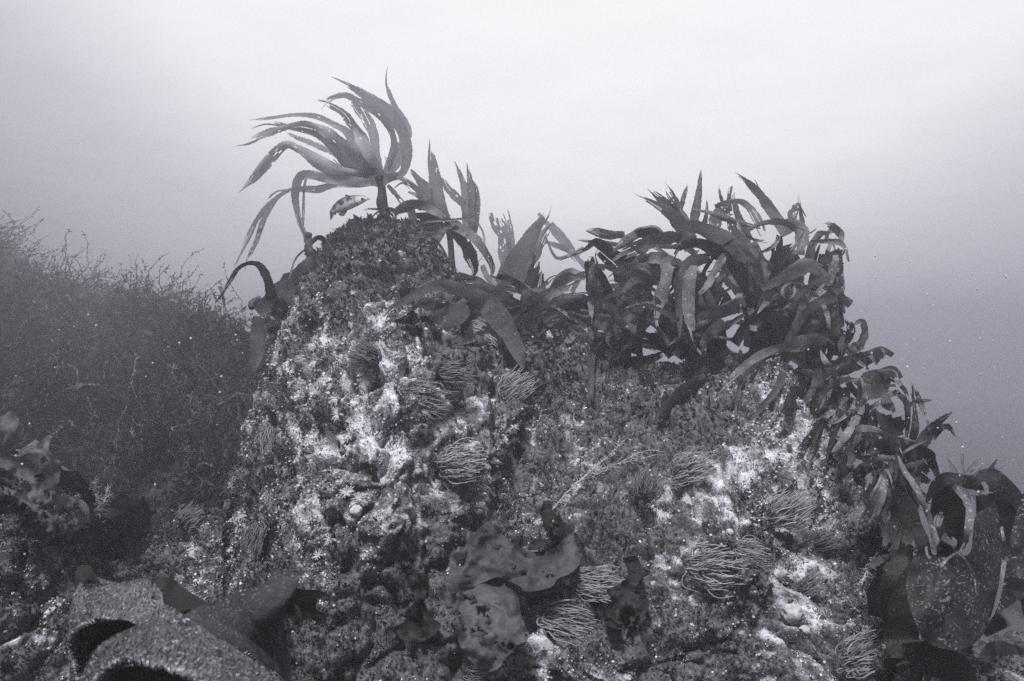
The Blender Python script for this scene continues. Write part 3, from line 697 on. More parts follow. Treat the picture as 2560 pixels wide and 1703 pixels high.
many(k1, 'C', [
    ('870 1050 150,760 850 170,720 700 170,690 570 100,720 505 60', 1.8, 1.75, M_kelp_dark, {}),
    ('880 1020 150,900 800 170,880 650 160,780 560 110,690 490 60', 1.8, 1.7, M_kelp_dark, dict(holes=.4)),
    ('900 1000 150,980 820 180,1000 680 160,930 590 100,830 600 30', 1.8, 1.68, M_kelp_dark, {}),
    ('1230 470 60,1180 455 80,1050 480 85,900 550 80,830 600 20', 1.7, 1.62, M_kelp_fuzz, dict(fray=.35)),
    ('1120 440 50,1060 415 70,980 430 70,880 500 60,810 550 14', 1.75, 1.66, M_kelp_fuzz, dict(fray=.35)),
    ('1100 440 50,1050 425 70,960 440 60,880 470 30', 1.72, 1.7, M_kelp_dark, {}),
    ('900 440 40,800 455 36,720 430 30,670 415 8', 1.8, 1.75, M_kelp_fuzz, {}),
    ('890 430 26,820 430 34,740 410 24,680 410 8', 1.82, 1.8, M_kelp, {}),
    ('860 500 30,760 480 30,690 480 22,620 470 6', 1.85, 1.8, M_kelp, {}),
    ('1000 600 60,850 560 70,740 480 50,660 530 30,520 590 8', 1.72, 1.7, M_kelp_dark, {}),
    ('1180 700 120,1020 650 130,900 640 100,820 640 40', 1.7, 1.6, M_kelp, {}),
    ('1180 620 100,1100 580 90,1020 580 60,960 570 20', 1.68, 1.6, M_kelp_fuzz, {}),
    ('1100 720 60,960 700 80,850 780 50,760 820 10', 1.66, 1.6, M_kelp, {}),
    ('1070 800 100,950 900 90,860 980 60,800 1050 30,830 1120 8', 1.7, 1.6, M_kelp, {}),
    ('1000 950 30,930 1040 60,860 1120 70,830 1200 20', 1.72, 1.65, M_kelp, {}),
    ('830 1210 30,930 1190 70,1060 1170 60,1150 1120 20', 1.7, 1.7, M_kelp_dark, {}),
    ('930 1040 46,1000 1080 50,1110 1120 30', 1.85, 1.9, M_kelp, {}),
    ('900 1110 30,960 1120 34,1020 1160 30', 1.9, 1.9, M_kelp, {}),
    ('740 1000 150,700 880 170,600 860 100,500 880 40', 1.8, 1.75, M_kelp_dark, {})])
many(k2, 'C', [
    ('1300 520 150,1240 400 120,1160 310 100,1050 245 46,950 200 6', 1.74, 1.78, M_kelp, dict(fray=.4)),
    ('1290 500 130,1230 380 110,1170 290 95,1100 220 52,1020 155 5', 1.76, 1.82, M_kelp, dict(fray=.3)),
    ('1290 480 120,1250 370 95,1205 280 85,1165 200 62,1128 122 6', 1.75, 1.8, M_kelp, dict(holes=.6, fray=.3)),
    ('1200 360 30,1225 290 30,1248 210 34,1270 145 4', 1.8, 1.82, M_kelp, {}),
    ('1290 420 60,1320 290 58,1338 170 42,1347 55 4', 1.82, 1.9, M_kelp, dict(fray=.1)),
    ('1360 430 40,1380 310 26,1385 235 8', 1.8, 1.85, M_kelp, {}),
    ('1720 760 160,1620 620 180,1520 500 170,1400 425 140,1290 392 100,1180 440 20', 1.7, 1.62, M_kelp, dict(roll=.2)),
    ('1700 870 150,1600 700 150,1460 560 130,1340 495 90,1220 515 60,1180 590 14', 1.66, 1.58, M_kelp_dark, {}),
    ('1240 620 60,1160 610 90,1135 720 80,1105 820 80,1090 910 50,1085 985 6', 1.62, 1.56, M_kelp_fuzz, dict(fray=.2)),
    ('1400 575 80,1290 620 130,1235 740 150,1225 880 80,1220 1050 12', 1.62, 1.55, M_kelp, dict(fray=.2)),
    ('1300 620 70,1275 740 95,1275 880 80,1290 990 50,1305 1070 20', 1.6, 1.53, M_kelp_fuzz, dict(fray=.2)),
    ('1480 550 14,1460 600 46,1425 660 50,1385 740 42,1300 822 5', 1.6, 1.53, M_kelp_fuzz, dict(fray=.1)),
    ('1490 570 16,1480 620 30,1520 690 34,1570 750 6', 1.6, 1.58, M_kelp_fuzz, {}),
    ('1330 1050 170,1350 900 190,1380 780 160,1340 680 110', 1.75, 1.68, M_kelp_dark, {}),
    ('1300 1150 150,1180 1000 170,1150 850 150,1200 720 110', 1.78, 1.7, M_kelp_dark, {}),
    ('1560 880 60,1430 900 90,1330 930 40,1300 950 8', 1.62, 1.58, M_kelp, {}),
    ('1380 1280 110,1290 1330 110,1160 1440 100,1080 1545 50', 1.6, 1.45, M_kelp_dark, dict(roll=.2)),
    ('1400 1250 160,1440 1080 180,1420 950 120', 1.7, 1.62, M_kelp_dark, {}),
    ('1480 960 90,1420 1000 80,1370 1060 50,1340 1120 12', 1.6, 1.56, M_kelp, {}),
    ('1300 1080 10,1330 1120 16,1355 1150 10', 1.55, 1.55, M_kelp_fuzz, {})])
many(k3, 'C', [
    ('1820 800 210,1680 620 210,1590 460 160,1535 330 120,1520 230 92,1530 155 74', 1.76, 1.85, M_kelp, dict(holes=.9, fray=.25)),
    ('1490 290 30,1462 210 20,1450 150 5', 1.85, 1.88, M_kelp, {}),
    ('1860 440 110,1760 300 95,1690 200 72,1610 120 46,1545 70 5', 1.78, 1.85, M_kelp, dict(fray=.4)),
    ('1700 200 10,1680 150 8,1665 115 4', 1.85, 1.85, M_kelp, {}),
    ('1430 275 30,1500 250 32,1580 245 36,1640 290 46,1690 370 60,1720 450 40', 1.76, 1.74, M_kelp_fuzz, {}),
    ('1300 290 10,1400 310 28,1500 345 40,1600 380 40,1700 400 20', 1.72, 1.7, M_kelp_fuzz, {}),
    ('1480 290 60,1440 330 90,1420 420 60', 1.86, 1.86, M_kelp_pale, {}),
    ('1880 400 60,1890 310 62,1925 258 40', 1.84, 1.88, M_kelp_pale, dict(holes=.5)),
    ('1930 560 60,1945 400 36,1932 290 22,1918 188 5', 1.8, 1.84, M_kelp, {}),
    ('1920 260 10,1945 300 10,1968 338 5', 1.84, 1.84, M_kelp, {}),
    ('1600 430 20,1700 375 46,1820 365 60,1920 400 110,1940 480 110,1880 560 60', 1.7, 1.66, M_kelp_fuzz, dict(roll=.3)),
    ('1560 360 14,1590 420 22,1660 470 22,1740 480 14', 1.7, 1.68, M_kelp_fuzz, {}),
    ('1670 550 8,1740 530 24,1790 490 26,1815 420 12', 1.66, 1.66, M_kelp_fuzz, {}),
    ('1850 370 14,1900 385 22,1970 420 10', 1.68, 1.66, M_kelp, {}),
    ('1760 900 180,1790 720 180,1810 560 140,1800 440 90', 1.78, 1.74, M_kelp_dark, {}),
    ('1780 1000 180,1880 800 190,1890 620 150,1850 500 110', 1.8, 1.76, M_kelp_dark, {}),
    ('1660 480 40,1690 560 40,1725 635 6', 1.72, 1.7, M_kelp_pale, {}),
    ('1690 1150 200,1700 1000 200,1640 850 170', 1.72, 1.66, M_kelp_dark, {}),
    ('1700 760 40,1780 720 90,1880 660 120,1980 620 130,2090 680 50', 1.6, 1.62, M_kelp_pale, dict(roll=.25)),
    ('1680 905 6,1735 835 42,1800 785 30', 1.56, 1.6, M_kelp_fuzz, {}),
    ('1885 712 10,1835 745 20,1825 780 24,1855 806 26,1893 785 22,1897 740 12', 1.56, 1.56, M_kelp_fuzz, dict(fray=0)),
    ('1780 885 6,1840 870 18,1880 845 10', 1.56, 1.56, M_kelp_fuzz, {}),
    ('1930 1110 40,1800 1110 60,1660 1170 54,1540 1270 44,1445 1375 6', 1.6, 1.42, M_kelp_fuzz, dict(fray=.1, roll=.2)),
    ('1700 1170 20,1640 1230 40,1580 1300 30,1560 1450 40,1560 1540 20', 1.58, 1.48, M_kelp, {}),
    ('1830 1250 60,1790 1350 46,1700 1460 36,1640 1540 10', 1.56, 1.46, M_kelp, {}),
    ('1540 1080 90,1640 960 130,1760 900 120,1880 900 60', 1.6, 1.58, M_kelp_dark, {})])
many(k4, 'C', [
    ('2060 1000 110,2100 800 100,2125 650 70,2115 540 80,2090 480 60', 1.68, 1.72, M_kelp, dict(holes=.4)),
    ('2000 900 160,2020 760 140,2040 620 110,2060 500 60', 1.7, 1.72, M_kelp_dark, {}),
    ('2140 560 30,2135 620 50,2100 720 62,2050 780 50,1980 842 6', 1.66, 1.6, M_kelp_fuzz, {}),
    ('1990 480 14,2080 480 36,2150 485 40,2195 520 24,2218 600 12', 1.7, 1.68, M_kelp_fuzz, {}),
    ('2150 500 40,2172 445 48,2120 392 48,2060 375 24', 1.72, 1.72, M_kelp_fuzz, dict(fray=.4)),
    ('2080 480 22,2095 430 24,2120 400 14', 1.72, 1.72, M_kelp, {}),
    ('1970 440 6,2000 425 10,2028 403 5', 1.72, 1.72, M_kelp, {}),
    ('2115 490 24,2085 560 22,2090 625 8', 1.68, 1.66, M_kelp_fuzz, {}),
    ('1980 620 60,2000 540 46,1985 470 30', 1.74, 1.74, M_kelp_pale, {}),
    ('1945 770 8,2010 785 22,2065 850 30,2095 930 28,2098 1025 16', 1.6, 1.58, M_kelp_fuzz, {}),
    ('2060 950 140,2020 1080 180,2060 1180 120', 1.66, 1.6, M_kelp_dark, {}),
    ('2110 740 16,2165 820 24,2175 940 30,2190 1010 14', 1.62, 1.6, M_kelp_dark, {}),
    ('1950 1150 200,1900 1000 200,1960 860 160', 1.7, 1.66, M_kelp_dark, {}),
    ('2080 1100 160,2130 960 120,2165 850 30', 1.66, 1.64, M_kelp_dark, {}),
    ('1900 1300 160,2020 1200 160,2120 1120 90', 1.66, 1.6, M_kelp_dark, {}),
    ('1780 1200 150,1880 1100 140,2040 1060 100,2130 1100 40', 1.66, 1.55, M_kelp, {}),
    ('1850 1500 90,1900 1380 120,1980 1280 120', 1.58, 1.6, M_kelp_dark, {})])
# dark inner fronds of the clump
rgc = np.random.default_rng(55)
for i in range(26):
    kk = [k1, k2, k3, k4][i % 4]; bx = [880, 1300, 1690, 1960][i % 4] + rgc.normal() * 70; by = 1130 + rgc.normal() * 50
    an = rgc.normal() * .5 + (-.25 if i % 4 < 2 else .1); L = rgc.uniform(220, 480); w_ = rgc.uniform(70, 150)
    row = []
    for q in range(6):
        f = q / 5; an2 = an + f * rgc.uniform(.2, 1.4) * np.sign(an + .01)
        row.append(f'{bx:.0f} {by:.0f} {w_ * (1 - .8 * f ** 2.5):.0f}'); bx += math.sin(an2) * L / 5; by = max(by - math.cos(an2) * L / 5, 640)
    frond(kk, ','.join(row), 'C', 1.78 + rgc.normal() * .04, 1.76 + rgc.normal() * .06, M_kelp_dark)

rgc = np.random.default_rng(56)
for i in range(110):                                            # narrow fronds tangled over the clump
    q_ = i % 4; kk = [k1, k2, k3, k4][q_]; bx = [900, 1300, 1690, 1990][q_] + rgc.normal() * 110; by = 900 + rgc.normal() * 150
    an = rgc.normal() * .8 + [-.9, -.2, .2, .7][q_]; L = rgc.uniform(200, 560); w_ = rgc.uniform(16, 56); cv = rgc.uniform(.2, 1.8) * np.sign(an)
    row = []
    for q in range(7):
        f = q / 6; row.append(f'{bx:.0f} {by:.0f} {max(w_ * (1 - .8 * f ** 3.5), 4):.0f}'); bx = np.clip(bx + math.sin(an + cv * f) * L / 6, 700, 2170); by = max(by - math.cos(an + cv * f) * L / 6, 430 + (an < 0) * 80)
    frond(kk, ','.join(row), 'C', 1.68 + rgc.normal() * .05, 1.66 + rgc.normal() * .07, [M_kelp_dark, M_kelp, M_kelp_fuzz, M_kelp][int(rgc.integers(0, 4))], wk=1.0)

# --- plants down the right slope
k5 = plant('kelp with narrow looped fronds just below the right edge of the big clump', 2100, 1010, 1.56, 22)
stipe(k5, '940 760 40,960 600 44,1000 460 60', 'D', 1.58, 1.58)
many(k5, 'D', [
    ('950 380 90,950 240 90,980 120 60,1012 0 14', 1.6, 1.62, M_kelp_dark, dict(holes=.8)),
    ('1000 400 40,1060 260 60,1080 170 60,1040 100 24', 1.6, 1.6, M_kelp_dark, dict(holes=.5)),
    ('1080 370 60,1150 300 66,1185 210 58,1160 130 50,1100 152 14', 1.6, 1.6, M_kelp, dict(fray=.1)),
    ('1010 10 10,1030 80 12,1050 140 8', 1.6, 1.6, M_kelp_fuzz, {}),
    ('900 500 150,1020 460 160,1180 410 130,1310 360 110,1395 385 60', 1.58, 1.56, M_kelp_dark, dict(roll=.2)),
    ('1060 380 60,1130 310 70,1180 370 40', 1.57, 1.57, M_kelp, {}),
    ('1100 390 20,1160 440 40,1220 490 10', 1.54, 1.52, M_kelp_fuzz, {}),
    ('1240 420 90,1320 350 60,1390 380 30', 1.55, 1.55, M_kelp_fuzz, dict(fray=0)),
    ('1080 540 40,960 580 48,820 602 8', 1.54, 1.5, M_kelp, {}),
    ('1090 620 40,980 640 46,760 612 8', 1.53, 1.5, M_kelp_dark, {}),
    ('1060 690 26,970 750 78,910 820 60,870 870 16', 1.52, 1.45, M_kelp_fuzz, dict(roll=.2)),
    ('1060 720 30,1020 820 66,960 890 40,925 930 8', 1.52, 1.47, M_kelp_dark, {}),
    ('960 620 200,880 720 220,820 860 160', 1.58, 1.54, M_kelp_dark, {}),
    ('900 480 220,850 600 200,800 700 120', 1.6, 1.55, M_kelp_dark, {}),
    ('1000 450 10,950 510 14,900 560 6', 1.52, 1.5, M_kelp_fuzz, {})])
k6 = plant('spreading dark kelp halfway down the right slope with forked tips over open water', 2160, 1120, 1.44, 22)
stipe(k6, '1160 960 26,1165 860 24,1170 780 22', 'D', 1.44, 1.44)
many(k6, 'D', [
    ('1150 700 110,1260 590 160,1370 520 150,1440 560 60', 1.5, 1.48, M_kelp_dark, dict(roll=.2)),
    ('1150 620 120,1250 540 120,1400 500 60', 1.5, 1.48, M_kelp, {}),
    ('1130 660 120,1260 650 120,1420 620 80', 1.49, 1.46, M_kelp, {}),
    ('1420 560 40,1480 640 36,1512 725 6', 1.46, 1.44, M_kelp_fuzz, {}),
    ('1170 790 18,1300 725 46,1390 655 56,1450 665 50', 1.46, 1.44, M_kelp_fuzz, {}),
    ('1400 640 40,1480 710 50,1500 800 46,1492 1000 26', 1.44, 1.42, M_kelp_dark, {}),
    ('1340 660 60,1350 740 90,1400 800 40', 1.43, 1.42, M_kelp, {}),
    ('1165 800 18,1120 880 52,1050 985 72,950 1095 20', 1.42, 1.36, M_kelp, dict(fray=.5)),
    ('1150 820 14,1110 940 40,1080 1060 40,1000 1120 10', 1.42, 1.38, M_kelp_fuzz, {}),
    ('1178 810 24,1212 900 36,1200 1020 30,1130 1165 5', 1.42, 1.4, M_kelp_dark, {}),
    ('1180 795 16,1290 830 64,1420 900 90', 1.44, 1.44, M_kelp, {}),
    ('1310 980 130,1400 890 180,1490 850 60', 1.4, 1.42, M_kelp_dark, {}),
    ('1530 1010 50,1556 900 62,1550 750 28,1522 578 24', 1.42, 1.46, M_kelp_dark, dict(holes=.4)),
    ('1645 860 30,1600 740 38,1545 590 20', 1.42, 1.44, M_kelp_fuzz, dict(holes=.6)),
    ('1500 745 34,1580 718 38,1675 712 14', 1.44, 1.44, M_kelp, {}),
    ('1590 1060 100,1660 940 92,1730 870 56,1830 800 22', 1.38, 1.42, M_kelp_dark, dict(fray=.35)),
    ('1670 980 80,1740 915 64,1800 908 52,1835 950 26,1872 998 4', 1.38, 1.4, M_kelp_dark, {}),
    ('1655 930 20,1645 850 16,1620 780 12', 1.4, 1.42, M_kelp, {})])
k7 = plant('dark kelp low on the right slope whose top carries white encrusting specks', 2220, 1260, 1.24, 24)
stipe(k7, '1240 1500 46,1260 1350 50,1300 1200 60', 'D', 1.22, 1.28)
many(k7, 'D', [
    ('1250 1150 120,1340 1040 150,1450 1040 140,1560 1060 90', 1.3, 1.28, M_kelp_dark, {}),
    ('1310 1000 20,1440 1000 46,1560 1040 64,1645 1105 30', 1.3, 1.28, M_kelp_fuzz, {}),
    ('1350 1120 160,1480 1100 180,1620 1140 170,1720 1280 90', 1.3, 1.26, M_kelp_dark, dict(roll=.2)),
    ('1400 1250 200,1520 1220 200,1680 1280 140', 1.28, 1.24, M_kelp_dark, {}),
    ('1350 1230 90,1260 1180 100,1160 1230 90,1130 1300 60,1190 1340 30', 1.24, 1.22, M_kelp_dark, dict(roll=.15)),
    ('1330 1180 16,1290 1310 18,1235 1400 16,1210 1480 6', 1.16, 1.12, M_kelp_fuzz, {}),
    ('1345 1195 12,1390 1330 16,1432 1475 6', 1.16, 1.12, M_kelp_fuzz, {}),
    ('1220 1160 10,1250 1220 12,1245 1280 5', 1.18, 1.16, M_kelp_fuzz, {}),
    ('1430 1120 16,1480 1230 38,1560 1350 46,1640 1520 46,1740 1800 26', 1.12, 1.0, M_kelp_fuzz, {}),
    ('1440 1060 8,1470 1120 12,1490 1160 6', 1.2, 1.2, M_kelp_fuzz, {}),
    ('1250 1350 240,1340 1500 260,1400 1650 200,1380 1800 120', 1.22, 1.12, M_kelp, dict(roll=.2)),
    ('1500 1250 220,1460 1400 260,1480 1600 220,1380 1900 120', 1.22, 1.08, M_kelp_dark, dict(roll=.2)),
    ('1060 1050 60,1090 1130 70,1060 1200 30', 1.36, 1.32, M_kelp, {}),
    ('1000 1180 50,1030 1240 60,990 1260 20', 1.36, 1.32, M_kelp_dark, {})])
for i in range(66):
    q_ = i % 3; kk = [k5, k6, k7][q_]; bx, by, dk = [(930, 560, 1.52), (1170, 830, 1.42), (1360, 1180, 1.22)][q_]; bx += rgc.normal() * 70; by += rgc.normal() * 80
    an = rgc.uniform(-2.6, 2.2) if i < 24 else 3.14 + rgc.normal() * .45; L = rgc.uniform(160, 330) * (1 if i < 24 else 1.5); w_ = rgc.uniform(18, 58); cv = rgc.uniform(-1.3, 1.3); row = []
    for q in range(7):
        f = q / 6; row.append(f'{bx:.0f} {by:.0f} {max(w_ * (1 - .8 * f ** 3.5), 4):.0f}'); bx = min(bx + math.sin(an + cv * f) * L / 6, 1100 + by * .55); by -= math.cos(an + cv * f) * L / 6
    frond(kk, ','.join(row), 'D', dk + rgc.normal() * .03, dk + rgc.normal() * .06 - .03, [M_kelp_dark, M_kelp, M_kelp_fuzz, M_kelp_dark][int(rgc.integers(0, 4))], wk=1.0)
# --- big kelp in the lower right corner
k8 = plant('large broad-bladed dark kelp filling the lower right corner, hung with pale threads', 2330, 1690, .92, 40)
stipe(k8, '1560 1600 70,1600 1400 70,1700 1250 80', 'E', .92, .90)
many(k8, 'E', [
    ('1840 130 40,1940 250 56,1955 380 58,1925 520 48,1875 640 20', .93, .86, M_kelp_fuzz, {}),
    ('1430 -90 16,1480 20 40,1560 140 50,1640 310 46,1690 460 46,1745 620 24', .95, .84, M_kelp_fuzz, dict(fray=0)),
    ('1690 600 40,1720 400 60,1750 320 50', 1.0, 1.0, M_kelp_pale, {}),
    ('2020 60 30,2080 150 36,2060 240 24,2090 330 16', .93, .9, M_kelp_fuzz, {}),
    ('2190 430 22,2220 600 40,2200 760 30,2190 900 6', .93, .86, M_kelp_fuzz, {}),
    ('1560 380 60,1600 520 110,1640 700 120', 1.0, .92, M_kelp_dark, {}),
    ('1740 640 90,1790 560 130,1810 500 70', .84, .84, M_kelp_near, {}),
    ('1900 600 14,1800 660 24,1730 740 28,1695 830 24,1705 905 12', .78, .76, M_kelp_fuzz, dict(fray=0)),
    ('1660 690 14,1750 720 22,1810 760 26,1825 810 24,1765 860 10', .78, .76, M_kelp_fuzz, dict(fray=0)),
    ('1630 530 16,1650 640 22,1740 720 10', .79, .78, M_kelp_fuzz, {}),
    ('1870 610 14,1940 690 16,1990 800 14,2005 920 6', .79, .78, M_kelp_fuzz, {}),
    ('1500 870 10,1570 860 14,1660 858 8', .79, .78, M_kelp_fuzz, {}),
    ('1650 995 8,1760 975 24,1820 955 34', .76, .76, M_kelp_fuzz, {}),
    ('1780 930 10,1840 860 16,1920 840 8', .77, .77, M_kelp_fuzz, {}),
    ('1480 1400 220,1450 1200 260,1500 950 220,1540 700 100', .98, .98, M_kelp_dark, dict(roll=.15)),
    ('1300 1100 200,1330 900 240,1440 720 180,1520 560 60', 1.04, 1.0, M_kelp_dark, dict(roll=.15)),
    ('1200 740 40,1290 680 60,1380 640 30', 1.0, 1.0, M_kelp, {}),
    ('2000 1560 200,1800 1450 260,1600 1380 240,1450 1350 120', .86, .84, M_kelp_dark, {}),
    ('2070 1230 30,2180 1130 110,2300 1060 140,2450 990 140', .72, .66, M_kelp_near, dict(roll=.15, fray=0)),
    ('2050 1400 60,2140 1330 120,2280 1330 90,2420 1300 60', .74, .70, M_kelp, {})])
def broad(s, d0, kx, ky, bend, mt, seed, reg='E'):
    a = pts(s, reg); c0 = a[:, :2].mean(0)
    ac = catmull(np.vstack([a, a[:1]]), len(a) * 5)[:-1]
    def df(x, y):
        X_, Y_ = (x - c0[0]) / 100, (y - c0[1]) / 100
        return d0 + kx * X_ + ky * Y_ + bend * X_ ** 2 + .012 * fbm(np.stack([X_ + seed, Y_, 0 * X_], -1), .9, 3, 120)
    V, F, _ = sheet_poly(ac, df, 7, seed, .8); return obj('broad_blade', mesh('broad_blade', V, None, F), mt, k8)
broad('1560 560 0,1540 650 0,1500 780 0,1490 870 0,1510 1000 0,1550 1120 0,1600 1230 0,1700 1310 0,1850 1340 0,1960 1310 0,2050 1230 0,2110 1100 0,2150 950 0,2180 800 0,2195 600 0,2180 420 0,2150 250 0,2080 290 0,2000 350 0,1980 480 0,1960 620 0,1880 640 0,1830 540 0,1760 560 0,1700 640 0,1640 570 0', .83, .012, -.012, .016, M_kelp_corner, 41)
broad('2357 170 0,2300 330 0,2260 500 0,2230 700 0,2200 880 0,2170 1000 0,2110 1150 0,2090 1230 0,2200 1140 0,2400 1030 0,2600 930 0,2640 500 0,2600 150 0,2450 60 0', .78, -.02, -.01, .01, M_kelp_corner, 42)
broad('1620 280 0,1670 110 0,1770 30 0,1880 40 0,1970 50 0,2060 5 0,2160 10 0,2260 90 0,2330 170 0,2420 300 0,2520 500 0,2400 480 0,2300 330 0,2190 220 0,2100 170 0,2000 160 0,1930 150 0,1860 120 0,1780 130 0,1710 190 0', .95, .0, .03, .015, M_kelp_near, 43)
broad('2050 40 0,2100 -10 0,2160 -70 0,2140 0 0,2180 40 0', .97, 0, 0, 0, M_kelp, 44)
broad('1690 160 0,1760 110 0,1860 130 0,1930 230 0,1950 380 0,1920 520 0,1850 640 0,1760 640 0,1690 560 0,1660 380 0', 1.02, 0, 0, .02, M_kelp_under_shade, 45)
broad('2000 200 0,2160 190 0,2300 300 0,2420 500 0,2300 800 0,2150 700 0,2020 480 0', .96, 0, 0, .01, M_kelp_dark, 46)
# faint plants out in the haze
k9 = plant('faint feathery seaweed far off in the haze beyond the right slope', 2400, 1230, 3.6, 30, None)
rgc = np.random.default_rng(91)
for i in range(16):
    x, y = 2400 + rgc.normal() * 30, 1235; an = rgc.normal() * .7; row = []
    for q in range(5): row.append(f'{x:.0f} {y:.0f} {12 - 2.2 * q:.1f}'); x += math.sin(an) * 26; y -= math.cos(an) * 26; an *= 1.25
    frond(k9, ','.join(row), 'P', 3.6, 3.6 + rgc.normal() * .2, M_kelp)

# ------------------------------------------------------------------ near folded blades, lower left
def sheet2(ea, eb, reg, na=70, nb=26, seed=0, bulge=0.0, wav=.006):
    """surface between two edges given as 'px py d' in a region (d in centimetres)"""
    x0, y0, kk = REG[reg]
    def cv(s):
        a = np.array([[float(v) for v in q.split()] for q in s.split(',')]); c = catmull(a, na)
        return P3(x0 + c[:, 0] * kk, y0 + c[:, 1] * kk, c[:, 2] / 100)
    A, B = cv(ea), cv(eb); u = np.linspace(0, 1, nb)[None, :, None]
    S_ = A[:, None] * (1 - u) + B[:, None] * u
    n_ = gnormal(S_.transpose(1, 0, 2)).transpose(1, 0, 2)
    S_ = S_ + n_ * ((bulge * np.sin(np.pi * u[..., 0]) + wav * fbm(S_, 12, 3, 300 + seed))[..., None])
    return S_.reshape(-1, 3), gridq(na, nb)
nk = thing('kelp', P3(560, 1860, .62), 'blurred fuzzy folded kelp blades close to the lens in the lower left corner', 'kelp', 'kelp plants on the reef')
folds = [
    ('fold', '380 1260 60,395 1050 58,420 800 58,470 670 60,560 630 64,700 660 66,860 640 66,930 690 62,1000 810 56,1100 880 52', '470 1260 52,440 1080 52,440 960 51,520 905 51,640 885 50,760 890 50,860 930 49,940 920 48,1020 900 47,1100 890 46', .012, M_kelp_near),
    ('fold', '1645 605 56,1560 680 55,1350 750 54,1180 820 52,1080 870 50,1000 960 46', '1650 610 57,1662 820 58,1685 1000 60,1705 1130 61,1720 1260 62,1740 1400 63', .02, M_kelp_near_shade),
    ('fold', '410 1330 46,470 1190 46,600 1020 47,800 930 48,1060 890 47,1280 990 45,1480 1110 44,1760 1300 43', '560 1400 40,570 1260 40,640 1165 41,820 1140 41,1050 1180 41,1250 1250 41,1450 1310 41,1700 1450 41', .012, M_kelp_near),
    ('underside', '890 660 64,960 648 64,1060 700 64,1140 760 63,1225 805 62', '890 780 60,930 800 60,1000 830 59,1070 865 57,1120 850 57', .01, M_kelp_under_shade),
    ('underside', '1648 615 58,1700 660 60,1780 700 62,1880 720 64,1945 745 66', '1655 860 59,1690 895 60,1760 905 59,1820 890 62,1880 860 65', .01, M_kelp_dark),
    ('underside', '420 1300 60,430 1120 60,450 980 60,560 910 60,760 900 58,900 935 56', '520 1300 62,500 1180 62,540 1080 62,640 1010 60,780 960 57,900 940 55', .0, M_kelp_under_shade),
    ('underside', '540 1400 48,580 1260 48,660 1180 48,840 1160 48,1060 1190 48,1300 1270 48', '600 1450 56,640 1380 56,720 1340 56,860 1330 56,1060 1360 56,1300 1400 56', .0, M_kelp_under_shade),
    ('fold', '430 700 60,440 610 62,480 575 64,530 575 64,550 610 63', '470 720 59,490 660 60,520 640 61,560 650 62,580 670 62', .0, M_kelp_under_shade)]
fz = Soup()
for i, (nm, ea, eb, bl, mt) in enumerate(folds):
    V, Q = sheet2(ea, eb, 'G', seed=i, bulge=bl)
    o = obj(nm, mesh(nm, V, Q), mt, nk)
    if mt is M_kelp_near:
        rg = np.random.default_rng(400 + i); G_ = V.reshape(70, 26, 3); n_ = gnormal(G_); n_ = np.where((n_ * nrm(G_)).sum(-1, keepdims=True) > 0, -n_, n_)
        n = 7000; a_, b_ = rg.integers(0, 70, n), rg.integers(0, 26, n); a2, b2 = np.minimum(a_ + 1, 69), np.minimum(b_ + 1, 25); f = rg.random((n, 1)); f2 = rg.random((n, 1))
        p = (G_[a_, b_] * (1 - f) + G_[a2, b_] * f) * (1 - f2) + (G_[a_, b2] * (1 - f) + G_[a2, b2] * f) * f2
        d = nrm(n_[a_, b_] * .7 + rg.normal(size=(n, 3)) * .35 + np.array([.55, 0, .1])); L = rg.uniform(.0015, .0042, (n, 1)); sdv = nrm(np.cross(d, nrm(p))) * .0004
        fz.add(np.stack([p - sdv, p + sdv, p + d * L], 1), None, np.arange(n)[:, None] * 3 + np.array([0, 1, 2]), tone=np.repeat(.05 + .75 * rg.random(n) ** 3, 3))
o = obj('hydroid_fuzz', fz.mesh('hydroid_fuzz'), M_turf, nk); o['kind'] = 'stuff'
V, Q = tubes(P3(*[catmull(np.array([[1648 * .4243, 1171 + 610 * .4243, .568], [1660 * .4243, 1171 + 820 * .4243, .578], [1685 * .4243, 1171 + 1000 * .4243, .598], [1722 * .4243, 1171 + 1280 * .4243, .618]]), 24)[:, q] for q in range(3)]) - np.array([0, .004, 0]), .0013, 6)
obj('rim', mesh('rim', V, Q), M_kelp_fuzz, nk)

